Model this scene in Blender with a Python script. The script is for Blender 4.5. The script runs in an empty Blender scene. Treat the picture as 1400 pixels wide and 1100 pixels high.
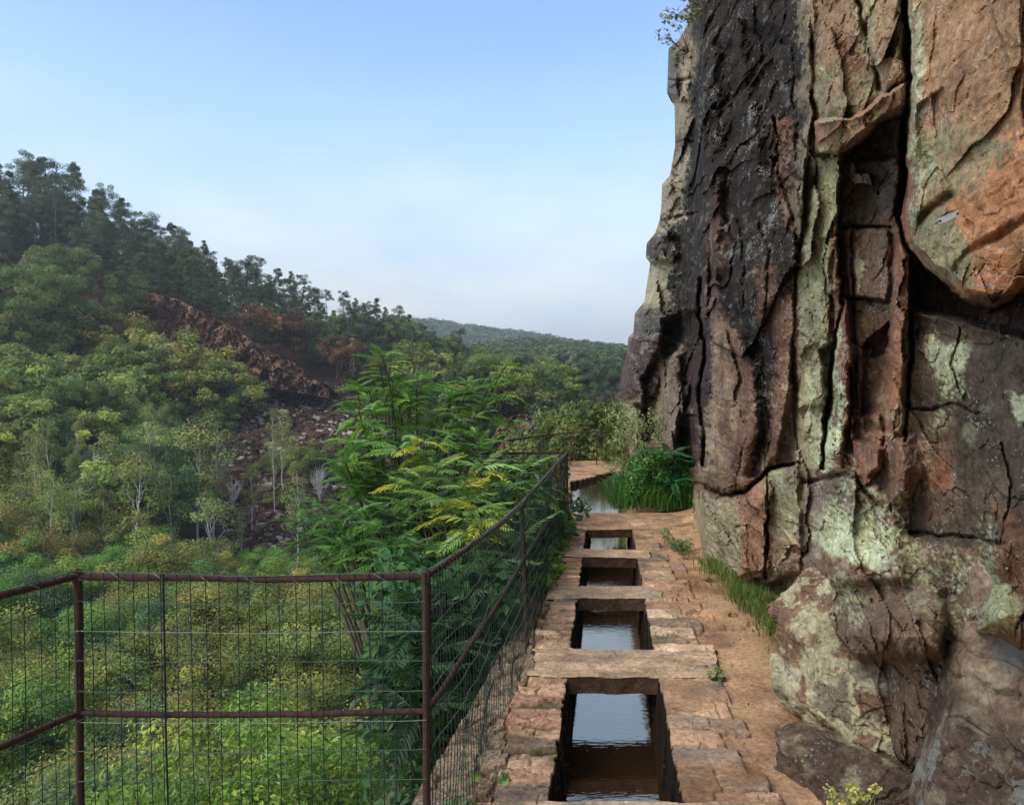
import bpy, math, random
import numpy as np
from math import radians, sin, cos, pi

# ------------------------------------------------------------------ camera, world, sun, exposure
scene = bpy.context.scene
F = 1050.0            # focal length in photo pixels (photo is 1400 x 1100)
EYE = 1.6
HZ = 527.0            # horizon row
cam_d = bpy.data.cameras.new("camera"); cam = bpy.data.objects.new("camera", cam_d)
scene.collection.objects.link(cam)
cam.location = (0, 0, EYE); cam.rotation_euler = (radians(90), 0, 0)
cam_d.sensor_width = 36; cam_d.lens = 36*F/1400
cam_d.shift_y = -23/1400; cam_d.clip_start = 0.05; cam_d.clip_end = 6000
scene.camera = cam

SUN_EL, SUN_AZ = 48.0, -128.0        # degrees; azimuth measured from +Y towards +X
w = bpy.data.worlds.new("World"); scene.world = w; w.use_nodes = True
nt = w.node_tree; nt.nodes.clear()
out = nt.nodes.new('ShaderNodeOutputWorld'); bg = nt.nodes.new('ShaderNodeBackground')
sky = nt.nodes.new('ShaderNodeTexSky'); sky.sky_type = 'NISHITA'; sky.sun_disc = False
sky.sun_elevation = radians(SUN_EL); sky.sun_rotation = radians(SUN_AZ)
sky.air_density = 1.0; sky.dust_density = 0.8; sky.ozone_density = 3.0
tc = nt.nodes.new('ShaderNodeTexCoord'); sep = nt.nodes.new('ShaderNodeSeparateXYZ')
nt.links.new(tc.outputs['Generated'], sep.inputs[0])
mp = nt.nodes.new('ShaderNodeMapping'); mp.inputs['Scale'].default_value = (1.2, 1.2, 3.2)
nt.links.new(tc.outputs['Generated'], mp.inputs[0])
nz = nt.nodes.new('ShaderNodeTexNoise'); nz.inputs['Scale'].default_value = 2.1
nz.inputs['Detail'].default_value = 5; nz.inputs['Roughness'].default_value = 0.5
nt.links.new(mp.outputs[0], nz.inputs['Vector'])
# thin cloud veil: thick at the horizon, thinning out upwards
mr = nt.nodes.new('ShaderNodeMapRange'); mr.interpolation_type = 'SMOOTHSTEP'
mr.inputs['From Min'].default_value = 0.05; mr.inputs['From Max'].default_value = 0.43
mr.inputs['To Min'].default_value = 1.02; mr.inputs['To Max'].default_value = 0.0
nt.links.new(sep.outputs['Z'], mr.inputs['Value'])
ma = nt.nodes.new('ShaderNodeMath'); ma.operation = 'MULTIPLY_ADD'
ma.inputs[1].default_value = 0.34; ma.inputs[2].default_value = -0.17
nt.links.new(nz.outputs['Fac'], ma.inputs[0])
ad = nt.nodes.new('ShaderNodeMath'); ad.operation = 'ADD'; ad.use_clamp = True
nt.links.new(mr.outputs[0], ad.inputs[0]); nt.links.new(ma.outputs[0], ad.inputs[1])
mx = nt.nodes.new('ShaderNodeMix'); mx.data_type = 'RGBA'
cloudc = nt.nodes.new('ShaderNodeMix'); cloudc.data_type = 'RGBA'
cloudc.inputs['A'].default_value = (2.9, 3.35, 3.8, 1); cloudc.inputs['B'].default_value = (3.75, 3.9, 4.0, 1)
nz2 = nt.nodes.new('ShaderNodeTexNoise'); nz2.inputs['Scale'].default_value = 3.4; nz2.inputs['Detail'].default_value = 4
nt.links.new(mp.outputs[0], nz2.inputs['Vector'])
mr2 = nt.nodes.new('ShaderNodeMapRange'); mr2.inputs['From Min'].default_value = .38; mr2.inputs['From Max'].default_value = .66
nt.links.new(nz2.outputs['Fac'], mr2.inputs['Value']); nt.links.new(mr2.outputs[0], cloudc.inputs['Factor'])
nt.links.new(ad.outputs[0], mx.inputs['Factor'])
sc_s = nt.nodes.new('ShaderNodeVectorMath'); sc_s.operation = 'SCALE'; sc_s.inputs['Scale'].default_value = 1.3
nt.links.new(sky.outputs[0], sc_s.inputs[0]); nt.links.new(sc_s.outputs[0], mx.inputs['A']); nt.links.new(cloudc.outputs['Result'], mx.inputs['B'])
nt.links.new(mx.outputs['Result'], bg.inputs['Color']); bg.inputs['Strength'].default_value = 0.15
nt.links.new(bg.outputs[0], out.inputs[0])

sd = bpy.data.lights.new("sun", 'SUN'); so = bpy.data.objects.new("sun", sd); scene.collection.objects.link(so)
sd.energy = 1.25; sd.angle = radians(28); sd.color = (1.0, 0.95, 0.87)
so.rotation_euler = (radians(90-SUN_EL), 0, radians(180-SUN_AZ))
vs = scene.view_settings; vs.view_transform = 'Standard'; vs.look = 'None'; vs.gamma = 1; vs.exposure = 0.72
scene.cycles.max_bounces = 8; scene.cycles.transparent_max_bounces = 8
scene.cycles.volume_bounces = 0

# ------------------------------------------------------------------ helpers
rng = np.random.default_rng(7); random.seed(7)
def W(px, py, d): return np.array([(px-700)/F*d, d, EYE+(HZ-py)/F*d])
def lin(c):
    c = np.asarray(c, float)/255.0
    return np.where(c <= 0.04045, c/12.92, ((c+0.055)/1.055)**2.4)
def sstep(a, b, x):
    t = np.clip((x-a)/(b-a), 0, 1); return t*t*(3-2*t)
def _hash(ix, iy, iz, seed):
    h = (ix.astype(np.uint32)*np.uint32(73856093)) ^ (iy.astype(np.uint32)*np.uint32(19349663)) ^ (iz.astype(np.uint32)*np.uint32(83492791)) ^ np.uint32((seed*2654435761) & 0xffffffff)
    h ^= h >> np.uint32(15); h *= np.uint32(2246822519); h ^= h >> np.uint32(13); h *= np.uint32(3266489917); h ^= h >> np.uint32(16)
    return h.astype(np.float64)/4294967295.0
def vnoise(p, seed=0):
    p = np.asarray(p, float); i = np.floor(p).astype(np.int64); f = p-i
    u = f*f*f*(f*(f*6-15)+10); r = 0
    for a in (0, 1):
        for b in (0, 1):
            for c in (0, 1):
                wgt = (u[:, 0] if a else 1-u[:, 0])*(u[:, 1] if b else 1-u[:, 1])*(u[:, 2] if c else 1-u[:, 2])
                r = r+wgt*_hash(i[:, 0]+a, i[:, 1]+b, i[:, 2]+c, seed)
    return r*2-1
def fbm(p, octv=4, seed=0, gain=.5, ridged=False):
    p = np.asarray(p, float); r = 0; a = 1; s = 0
    for o in range(octv):
        n = vnoise(p, seed+o*17)
        if ridged: n = 1-2*np.abs(n)
        r = r+a*n; s += a; a *= gain; p = p*2.03+11.7
    return r/s
def voronoi(p, seed=0, grad=.6):
    """nearest jittered seeds; returns F1, F2, and a tilted facet value per cell"""
    p = np.asarray(p, float); i = np.floor(p).astype(np.int64)
    f1 = np.full(len(p), 9.); f2 = np.full(len(p), 9.); val = np.zeros(len(p))
    for a in (-1, 0, 1):
        for b in (-1, 0, 1):
            for c in (-1, 0, 1):
                cx, cy, cz = i[:, 0]+a, i[:, 1]+b, i[:, 2]+c
                s = np.stack([cx+_hash(cx, cy, cz, seed+1), cy+_hash(cx, cy, cz, seed+2), cz+_hash(cx, cy, cz, seed+3)], 1)
                dv = p-s; d = np.sqrt((dv**2).sum(1))
                v = (_hash(cx, cy, cz, seed+4)-.5)+grad*((_hash(cx, cy, cz, seed+5)-.5)*dv[:, 0]+(_hash(cx, cy, cz, seed+6)-.5)*dv[:, 1]+(_hash(cx, cy, cz, seed+7)-.5)*dv[:, 2])
                m = d < f1
                f2 = np.where(m, f1, np.minimum(f2, d)); val = np.where(m, v, val); f1 = np.where(m, d, f1)
    return f1, f2, val
def poly_sd(px, py, poly):
    """signed distance to polygon (negative inside)"""
    P = np.asarray(poly, float); n = len(P); d = np.full(px.shape, 1e9); ins = np.zeros(px.shape, bool)
    for k in range(n):
        x0, y0 = P[k]; x1, y1 = P[(k+1) % n]; ex, ey = x1-x0, y1-y0
        t = np.clip(((px-x0)*ex+(py-y0)*ey)/(ex*ex+ey*ey+1e-9), 0, 1)
        d = np.minimum(d, np.hypot(px-x0-t*ex, py-y0-t*ey))
        c = (y0 > py) != (y1 > py)
        ins ^= c & (px < ex*(py-y0)/(ey if abs(ey) > 1e-9 else 1e-9)+x0)
    return np.where(ins, -d, d)
def line_sd(px, py, pts):
    d = np.full(px.shape, 1e9)
    for (x0, y0), (x1, y1) in zip(pts[:-1], pts[1:]):
        ex, ey = x1-x0, y1-y0
        t = np.clip(((px-x0)*ex+(py-y0)*ey)/(ex*ex+ey*ey+1e-9), 0, 1)
        d = np.minimum(d, np.hypot(px-x0-t*ex, py-y0-t*ey))
    return d

class Bag:
    """collects vertices, faces (quads or tris) and point colours; builds ONE mesh object"""
    def __init__(s): s.v = []; s.q = []; s.c = []; s.n = 0; s.mi = []
    def add(s, v, q, c=(1, 1, 1), mi=0):
        v = np.asarray(v, float).reshape(-1, 3); q = np.asarray(q, int)
        c = np.asarray(c, float)
        if c.ndim == 1: c = np.tile(c, (len(v), 1))
        s.v.append(v); s.q.append(q+s.n); s.c.append(c); s.n += len(v); s.mi.append(np.full(len(q), mi))
    def mesh(s, name, mats, smooth=False):
        me = bpy.data.meshes.new(name); v = np.concatenate(s.v); me.vertices.add(len(v)); me.vertices.foreach_set('co', v.ravel())
        sizes = np.concatenate([np.full(len(q), q.shape[1]) for q in s.q]); idx = np.concatenate([q.ravel() for q in s.q])
        starts = np.concatenate([[0], np.cumsum(sizes)[:-1]])
        me.loops.add(len(idx)); me.loops.foreach_set('vertex_index', idx.astype(np.int32))
        me.polygons.add(len(sizes)); me.polygons.foreach_set('loop_start', starts.astype(np.int32)); me.polygons.foreach_set('loop_total', sizes.astype(np.int32))
        me.polygons.foreach_set('material_index', np.concatenate(s.mi).astype(np.int32))
        me.polygons.foreach_set('use_smooth', np.full(len(sizes), smooth))
        for m in (mats if isinstance(mats, (list, tuple)) else [mats]): me.materials.append(m)
        me.update(calc_edges=True); me.validate()
        if len(me.vertices) == len(v):
            at = me.color_attributes.new('col', 'FLOAT_COLOR', 'POINT')
            at.data.foreach_set('color', np.concatenate([np.concatenate(s.c), np.ones((len(v), 1))], 1).astype(np.float32).ravel())
        return me
    def obj(s, name, mats, parent=None, smooth=False):
        o = bpy.data.objects.new(name, s.mesh(name, mats, smooth)); scene.collection.objects.link(o)
        if parent is not None: o.parent = parent
        return o
def grid_faces(nr, nc, flip=False):
    i = np.arange(nr*nc).reshape(nr, nc)
    q = np.stack([i[:-1, :-1].ravel(), i[:-1, 1:].ravel(), i[1:, 1:].ravel(), i[1:, :-1].ravel()], 1)
    return q[:, ::-1] if flip else q
def tube(path, rad, n=6, cap=True):
    P = np.asarray(path, float); m = len(P); rad = np.broadcast_to(np.asarray(rad, float), (m,))
    T = np.gradient(P, axis=0); T /= np.linalg.norm(T, axis=1, keepdims=True)+1e-12
    up = np.array([0, 0, 1.]) if abs(T[:, 2]).mean() < .85 else np.array([1., 0, 0])
    A = np.cross(T, up); A /= np.linalg.norm(A, axis=1, keepdims=True)+1e-12; B = np.cross(T, A)
    th = np.arange(n)*2*pi/n
    v = (P[:, None, :]+rad[:, None, None]*(np.cos(th)[None, :, None]*A[:, None, :]+np.sin(th)[None, :, None]*B[:, None, :])).reshape(-1, 3)
    q = []
    for i in range(m-1):
        for j in range(n):
            q.append((i*n+j, i*n+(j+1) % n, (i+1)*n+(j+1) % n, (i+1)*n+j))
    if cap and n == 4: q += [(0, 1, 2, 3), ((m-1)*n+3, (m-1)*n+2, (m-1)*n+1, (m-1)*n)]
    return v, np.array(q)
def tag(o, label=None, cat=None, group=None, kind=None):
    for k, x in (('label', label), ('category', cat), ('group', group), ('kind', kind)):
        if x: o[k] = x
    return o
def empty(name, loc, label=None, cat=None, group=None):
    o = bpy.data.objects.new(name, None); scene.collection.objects.link(o); o.location = loc; o.empty_display_size = .2
    return tag(o, label, cat, group)

# ------------------------------------------------------------------ materials
def newmat(name):
    m = bpy.data.materials.new(name); m.use_nodes = True; t = m.node_tree; t.nodes.clear()
    o = t.nodes.new('ShaderNodeOutputMaterial'); return m, t, o
def N(t, typ, **kw):
    n = t.nodes.new(typ)
    for k, v in kw.items():
        if k in n.inputs: n.inputs[k].default_value = v
        else: setattr(n, k, v)
    return n
def mat_rock(name, scale=1.0, speck=(0.62, 0.60, 0.52), speck_amt=.5, bump=.5, dark=.45, rough=.88, lich=None):
    m, t, o = newmat(name); L = t.links.new
    at = N(t, 'ShaderNodeAttribute', attribute_name='col'); tc = N(t, 'ShaderNodeTexCoord')
    co = tc.outputs['Object']
    n1 = N(t, 'ShaderNodeTexNoise', Scale=3*scale, Detail=8, Roughness=.62); L(co, n1.inputs['Vector'])
    n2 = N(t, 'ShaderNodeTexNoise', Scale=28*scale, Detail=6, Roughness=.7); L(co, n2.inputs['Vector'])
    n3 = N(t, 'ShaderNodeTexNoise', Scale=120*scale, Detail=5, Roughness=.75); L(co, n3.inputs['Vector'])
    # tint variation of the stone itself
    r1 = N(t, 'ShaderNodeMapRange'); r1.inputs['From Min'].default_value = .3; r1.inputs['From Max'].default_value = .7
    r1.inputs['To Min'].default_value = dark+.18; r1.inputs['To Max'].default_value = 1.32
    L(n1.outputs['Fac'], r1.inputs['Value'])
    r2 = N(t, 'ShaderNodeMapRange'); r2.inputs['From Min'].default_value = .34; r2.inputs['From Max'].default_value = .66
    r2.inputs['To Min'].default_value = dark+.1; r2.inputs['To Max'].default_value = 1.4
    L(n2.outputs['Fac'], r2.inputs['Value'])
    mu = N(t, 'ShaderNodeMath', operation='MULTIPLY'); L(r1.outputs[0], mu.inputs[0]); L(r2.outputs[0], mu.inputs[1])
    vm = N(t, 'ShaderNodeVectorMath', operation='SCALE'); L(at.outputs['Color'], vm.inputs[0]); L(mu.outputs[0], vm.inputs['Scale'])
    # small pale lichen specks in irregular clusters
    n4 = N(t, 'ShaderNodeTexNoise', Scale=60*scale, Detail=4, Roughness=.6); L(co, n4.inputs['Vector'])
    n5 = N(t, 'ShaderNodeTexNoise', Scale=5*scale, Detail=4, Roughness=.6); L(co, n5.inputs['Vector'])
    sm = N(t, 'ShaderNodeMath', operation='MULTIPLY_ADD'); sm.inputs[1].default_value = .8; L(n5.outputs['Fac'], sm.inputs[0]); L(n4.outputs['Fac'], sm.inputs[2])
    r3 = N(t, 'ShaderNodeMapRange'); r3.inputs['From Min'].default_value = 1.04; r3.inputs['From Max'].default_value = 1.10
    r3.inputs['To Max'].default_value = speck_amt; L(sm.outputs[0], r3.inputs['Value'])
    mx = N(t, 'ShaderNodeMix', data_type='RGBA'); L(r3.outputs[0], mx.inputs['Factor']); L(vm.outputs[0], mx.inputs['A']); mx.inputs['B'].default_value = (*speck, 1)
    col = mx.outputs['Result']
    if lich:
        # larger lichen rosettes
        v = N(t, 'ShaderNodeTexVoronoi', Scale=lich[0]); 
        nw = N(t, 'ShaderNodeTexNoise', Scale=18, Detail=5, Roughness=.7); L(co, nw.inputs['Vector'])
        va = N(t, 'ShaderNodeVectorMath', operation='MULTIPLY_ADD'); va.inputs[1].default_value = (.16,)*3; L(nw.outputs['Color'], va.inputs[0]); L(co, va.inputs[2]); L(va.outputs[0], v.inputs['Vector'])
        rr = N(t, 'ShaderNodeMapRange'); rr.inputs['From Min'].default_value = lich[1]; rr.inputs['From Max'].default_value = lich[1]-.05
        rr.inputs['To Max'].default_value = lich[2]; L(v.outputs['Distance'], rr.inputs['Value'])
        lm = N(t, 'ShaderNodeMath', operation='MULTIPLY'); L(rr.outputs[0], lm.inputs[0]); L(r2.outputs[0], lm.inputs[1])
        m2 = N(t, 'ShaderNodeMix', data_type='RGBA'); L(lm.outputs[0], m2.inputs['Factor']); L(col, m2.inputs['A']); m2.inputs['B'].default_value = (*lich[3], 1)
        col = m2.outputs['Result']
    p = N(t, 'ShaderNodeBsdfPrincipled'); p.inputs['Roughness'].default_value = rough; p.inputs['Specular IOR Level'].default_value = .1
    L(col, p.inputs['Base Color'])
    bs = N(t, 'ShaderNodeMath', operation='MULTIPLY_ADD'); bs.inputs[1].default_value = .55; L(n3.outputs['Fac'], bs.inputs[0]); L(n2.outputs['Fac'], bs.inputs[2])
    b = N(t, 'ShaderNodeBump'); b.inputs['Strength'].default_value = bump; b.inputs['Distance'].default_value = .03/scale
    L(bs.outputs[0], b.inputs['Height']); L(b.outputs[0], p.inputs['Normal']); L(p.outputs[0], o.inputs[0])
    return m
def mat_leaf(name, trans=.35, rough=.6, var=.25, spec=.25):
    m, t, o = newmat(name); L = t.links.new
    at = N(t, 'ShaderNodeAttribute', attribute_name='col'); oi = N(t, 'ShaderNodeObjectInfo')
    mr = N(t, 'ShaderNodeMapRange'); mr.inputs['To Min'].default_value = 1-var; mr.inputs['To Max'].default_value = 1+var; L(oi.outputs['Random'], mr.inputs['Value'])
    hs = N(t, 'ShaderNodeHueSaturation'); L(at.outputs['Color'], hs.inputs['Color']); L(mr.outputs[0], hs.inputs['Value'])
    m2 = N(t, 'ShaderNodeMath', operation='MULTIPLY'); m2.inputs[1].default_value = 7.31; L(oi.outputs['Random'], m2.inputs[0])
    fr = N(t, 'ShaderNodeMath', operation='FRACT'); L(m2.outputs[0], fr.inputs[0])
    mh = N(t, 'ShaderNodeMapRange'); mh.inputs['To Min'].default_value = .475; mh.inputs['To Max'].default_value = .52; L(fr.outputs[0], mh.inputs['Value']); L(mh.outputs[0], hs.inputs['Hue'])
    p = N(t, 'ShaderNodeBsdfPrincipled'); p.inputs['Roughness'].default_value = rough; p.inputs['Specular IOR Level'].default_value = spec
    tr = N(t, 'ShaderNodeBsdfTranslucent'); mxs = N(t, 'ShaderNodeMixShader'); mxs.inputs[0].default_value = trans
    L(hs.outputs[0], p.inputs['Base Color']); L(hs.outputs[0], tr.inputs['Color']); L(p.outputs[0], mxs.inputs[1]); L(tr.outputs[0], mxs.inputs[2]); L(mxs.outputs[0], o.inputs[0])
    return m
def mat_plain(name, col, rough=.8, noise=.3, scale=20, metallic=0, bump=0, attr=False, col2=None):
    m, t, o = newmat(name); L = t.links.new
    p = N(t, 'ShaderNodeBsdfPrincipled'); p.inputs['Roughness'].default_value = rough; p.inputs['Metallic'].default_value = metallic; p.inputs['Specular IOR Level'].default_value = .3
    tc = N(t, 'ShaderNodeTexCoord'); n = N(t, 'ShaderNodeTexNoise', Scale=scale, Detail=6, Roughness=.65); L(tc.outputs['Object'], n.inputs['Vector'])
    mr = N(t, 'ShaderNodeMapRange'); mr.inputs['From Min'].default_value = .3; mr.inputs['From Max'].default_value = .7
    if col2 is not None:
        mx = N(t, 'ShaderNodeMix', data_type='RGBA'); mx.inputs['A'].default_value = (*col, 1); mx.inputs['B'].default_value = (*col2, 1); L(n.outputs['Fac'], mr.inputs['Value']); L(mr.outputs[0], mx.inputs['Factor']); L(mx.outputs['Result'], p.inputs['Base Color'])
    else:
        mr.inputs['To Min'].default_value = 1-noise; mr.inputs['To Max'].default_value = 1+noise; L(n.outputs['Fac'], mr.inputs['Value'])
        vm = N(t, 'ShaderNodeVectorMath', operation='SCALE'); L(mr.outputs[0], vm.inputs['Scale'])
        if attr: a = N(t, 'ShaderNodeAttribute', attribute_name='col'); L(a.outputs['Color'], vm.inputs[0])
        else: vm.inputs[0].default_value = col
        L(vm.outputs[0], p.inputs['Base Color'])
    if bump:
        b = N(t, 'ShaderNodeBump'); b.inputs['Strength'].default_value = bump; b.inputs['Distance'].default_value = .01; L(n.outputs['Fac'], b.inputs['Height']); L(b.outputs[0], p.inputs['Normal'])
    L(p.outputs[0], o.inputs[0]); return m
M_cliff = mat_rock('cliff rock', 1.0, bump=.6, speck_amt=.45)
M_stone = mat_rock('path stone', 1.6, speck=(.55, .42, .30), speck_amt=.25, bump=.55, dark=.55)
M_boulder = mat_rock('boulder rock', 1.3, speck=(.50, .49, .38), speck_amt=.6, bump=.6)
M_gboulder = mat_rock('grey boulder rock', 1.3, speck=(.38, .38, .32), speck_amt=.3, bump=.6, lich=(5.5, .36, .75, (.24, .235, .19)))
M_far = mat_rock('far rock', .12, speck=(.42, .36, .30), speck_amt=.5, bump=.4)
M_leaf = mat_leaf('foliage'); M_leafn = mat_leaf('broad leaves', trans=.3, rough=.45, var=.06, spec=.4)
M_bark = mat_plain('bark', lin((80, 66, 56)), .9, .35, 9)
M_birch = mat_plain('birch bark', lin((196, 186, 172)), .8, .3, 6)
M_barkc = mat_plain('branch bark', (1, 1, 1), .85, .25, 9, attr=True)
M_rust = mat_plain('rusted pipe', lin((84, 54, 42)), .8, .4, 60, bump=.5, col2=lin((50, 40, 36)))
M_wired = mat_plain('green coated wire', lin((26, 44, 36)), .5, .3, 40)
M_wirel = mat_plain('worn wire', lin((112, 124, 104)), .5, .3, 30)
M_wireg = mat_plain('green wire', lin((58, 84, 62)), .5, .3, 40)
M_metal = mat_plain('plate metal', lin((136, 132, 122)), .55, .3, 60, metallic=.6)
# ------------------------------------------------------------------ path with the water channel
def AX(y): return .04+.122*y
LINT = [(2.35, 2.97), (4.22, 4.67), (5.77, 6.15), (7.15, 7.53)]
ys = [-6, -4, -2, -.5, .5, 1.2, 1.8]
y = 2.2
while y < 16.5: ys.append(y); y += max(y*y/(F*EYE)*1.25, .006)
ys += [9.695, 9.705]
ys = np.array(sorted(ys)); NR = len(ys)
tl = np.interp(ys, [-6, 2.44, 2.52, 3.0, 3.34, 4, 5.07, 6.15, 8.07, 8.95, 9.1, 11.7, 13.6, 15.4, 16.5], [-2.4, -2.6, -.80, -.79, -.76, -.71, -.66, -.59, -.54, -.5, -1.95, -1.75, -1.4, -.95, -.9])
inner = np.concatenate([np.arange(-.5, -.255, .0065), [-.252, -.249], np.linspace(-.2, .2, 5), [.249, .252], np.arange(.257, .8, .0065), np.arange(.8, 2.4, .016), [2.6, 3.2, 4.5]])
outer = np.linspace(1, 0, 42)[:-1]
T = np.concatenate([(-.5+outer[None, :]*(tl[:, None]+.5)), np.tile(inner, (NR, 1))], 1)
NC = T.shape[1]; Y = np.repeat(ys[:, None], NC, 1)
t = T.ravel(); yy = Y.ravel(); x = AX(yy)+t
P3 = np.stack([x, yy, np.zeros_like(x)], 1)
n_lo = fbm(P3*2.2, 4, 3); n_mi = fbm(P3*9, 4, 5); n_hi = fbm(P3*34, 3, 9)
wob = .02*fbm(P3*7, 3, 21)
# right-hand slabs: rows of flat stones with ragged outer ends
def slabs(seed, y0=1.5, y1=10, a=.10, b=.26):
    r = np.random.default_rng(seed); e = [y0]
    while e[-1] < y1: e.append(e[-1]+r.uniform(a, b))
    e = np.array(e); k = len(e)
    return e, r.uniform(0, 1, (k, 6))
def strip(seed, side):
    e, R = slabs(seed, a=.08 if side > 0 else .10, b=.24 if side > 0 else .22)
    yw = yy+wob*1.3+.34*(t*side-.25)*(fbm(np.stack([yy*1.3, 0*yy, 0*yy+seed], 1), 2, seed))
    i = np.clip(np.searchsorted(e, yw)-1, 0, len(e)-2)
    dj = np.minimum(yw-e[i], e[i+1]-yw)
    ln = (.50+.17*R[i, 0]) if side > 0 else (.42+.12*R[i, 0])
    end = ln+wob*1.2-(t*side)
    return i, R, dj, end
iR, RR, djR, endR = strip(4, 1); iL, RL, djL, endL = strip(8, -1)
sand = lin((186, 146, 106))
sand = sand[None, :]*(1+.16*n_lo[:, None]+.16*n_mi[:, None])*np.array([1, 1, 1])
dk = sstep(.0, .4, fbm(P3*3.1, 4, 31)+.0)[:, None]
sand = sand*(1-.55*dk)+lin((104, 68, 46))*.55*dk
col = sand.copy(); z = -.028+.012*n_lo+.006*n_mi+.003*n_hi
pal = np.array([lin(c) for c in ((188, 156, 128), (180, 142, 116), (172, 130, 108), (192, 164, 136), (158, 132, 110), (140, 120, 104), (186, 148, 118))])
seedc = .5
for (ii, R, dj, end, sg, y1) in ((iR, RR, djR, endR, 1, 8.9), (iL, RL, djL, endL, -1, 8.9)):
    on = (t*sg > 0) & (end > 0) & (yy < y1+.3*n_lo)
    sp = np.where(R[ii, 5] < .45, np.abs(t*sg-(.36+.16*R[ii, 2])-wob*1.5), 9); gap = np.minimum(np.minimum(dj, end), sp+.004)
    fade = sstep(0, .02, gap)
    layer = .004*np.floor(2.2*fbm(np.stack([x*2.0, yy*7, 0*x], 1), 3, 77)*2)   # flaking layers
    h = .004+.014*(R[ii, 1]-.5)+.02*(R[ii, 2]-.5)*(t*sg-.3)+.005*n_mi+layer+.002*n_hi
    hz = -.03+(h+.03)*fade**.5
    z = np.where(on, hz, z)
    c = pal[(R[ii, 3]*len(pal)).astype(int) % len(pal)]*(.84+.38*R[ii, 4])[:, None]*np.array([1.10, 1.09, .96])
    ck1, ck2, ckv = voronoi(np.stack([x*5+.8*n_mi, yy*9+.8*n_mi, 0*x+seedc], 1), 300+int(sg)); crk = (1-sstep(.01, .05, ck2-ck1))*(n_lo > -.1); h = h-.006*crk+.008*ckv; hz = -.03+(h+.03)*fade**.5; c = c*(1-.5*crk[:, None])*(1+.25*ckv[:, None])
    strata = fbm(np.stack([x*3, yy*26, 0*x], 1), 4, 55)[:, None]
    c = c*(1+.30*strata+.25*n_mi[:, None]+.15*n_hi[:, None])
    st = sstep(.05, .5, fbm(P3*5, 4, 66))[:, None]; c = c*(1-.45*st)+lin((112, 84, 66))*.45*st
    ms = (sstep(.22, .5, fbm(P3*6, 4, 71)+.25*(1-sstep(0, .05, gap))-.1))[:, None]*.7; c = c*(1-ms)+lin((92, 90, 56))*ms
    gm = (1-sstep(.0, .011, gap))[:, None]; c = c*(1-.75*gm)+lin((58, 42, 32))*.75*gm
    cov = (sstep(-.02, .3, fbm(P3*np.array([2.4, 3.5, 1]), 4, 88+sg)+.5*(t*sg-.5)+.10*(yy-6)/3)*.85)[:, None]; c = c*(1-cov)+sand*cov; hz = hz*(1-.6*cov[:, 0])-.004*cov[:, 0]
    z = np.where(on, hz, z); col = np.where(on[:, None], c, col)
# rubble margin left of the channel stones (under and outside the fence)
f1, f2, fv = voronoi(P3*np.array([7, 6, 1])+n_mi[:, None]*.25, 5)
rub = (t < 0) & (endL <= 0) & (t > -.9) & (yy < 9.3)
cr = sstep(.02, .16, f2-f1)
rc = np.array([lin((158, 134, 106)), lin((124, 108, 88)), lin((176, 142, 110)), lin((104, 100, 76))])[(np.abs(fv*977).astype(int)) % 4]*(1+.25*n_mi[:, None])
rc = rc*(.45+.55*cr[:, None])
z = np.where(rub, -.03+.012*fv+.02*cr+.012*n_mi, z); col = np.where(rub[:, None], rc, col)
# sand with low embedded stones right of the slabs
f1, f2, fv = voronoi(P3*np.array([2.6, 6, 1])+n_mi[:, None]*.3, 15)
emb = (t > 0) & (endR <= 0) & (fv > .3) & (t < .95+.3*n_lo) & (yy > 4.5)
ee = sstep(.06, .2, f2-f1)
z = np.where(emb, z+.028*ee, z); col = np.where(emb[:, None], col*(1-.35*(1-ee[:, None])), col)
# pebbles
f1, f2, fv = voronoi(P3*np.array([22, 22, 1]), 25)
peb = (t > 0) & (endR < 0) & (fv > .38) & (f1 < .3)
z = np.where(peb, z+.014*(1-f1/.3), z); col = np.where(peb[:, None], col*.7+.3*lin((186, 164, 140)), col)
# foot of the cliff: earth banks up a little
z = z+.10*sstep(1.45, 2.1, x-.05*yy+.15)+.0
# trench
ew = .012*fbm(P3*14, 3, 40)
tren = (np.abs(t)+ew*(np.abs(t) > .24) < .2505) & (yy > -3) & (yy < 10)
backy = 12.7+.9*np.clip((x-.8)/.7, 0, 1.6)**1.3
pool = (yy > 9.7) & (yy < backy) & (t > -.47-.05*np.clip(yy-10, 0, 5)+ew) & (t < 1.2)
deep = tren | pool
z = np.where(deep, -.62+.02*n_lo, z)
wet = lin((36, 28, 21)); D2 = deep.reshape(NR, NC); rim = D2.copy()
rim[1:] |= D2[:-1]; rim[:-1] |= D2[1:]; rim[:, 1:] |= D2[:, :-1]; rim[:, :-1] |= D2[:, 1:]
z = np.where(rim.ravel() & ~deep, z-.012, z)
col = np.where(rim.ravel()[:, None], wet*(1+.5*n_mi[:, None])*np.where(deep, 1, 1.25)[:, None], col)
# soil tone on the far platform
z = np.where((yy > backy) & (t > -1), z+.02, z)
V = np.stack([x, yy, z], 1)
bag = Bag(); bag.add(V, grid_faces(NR, NC), np.clip(col, .005, .9))
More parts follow.
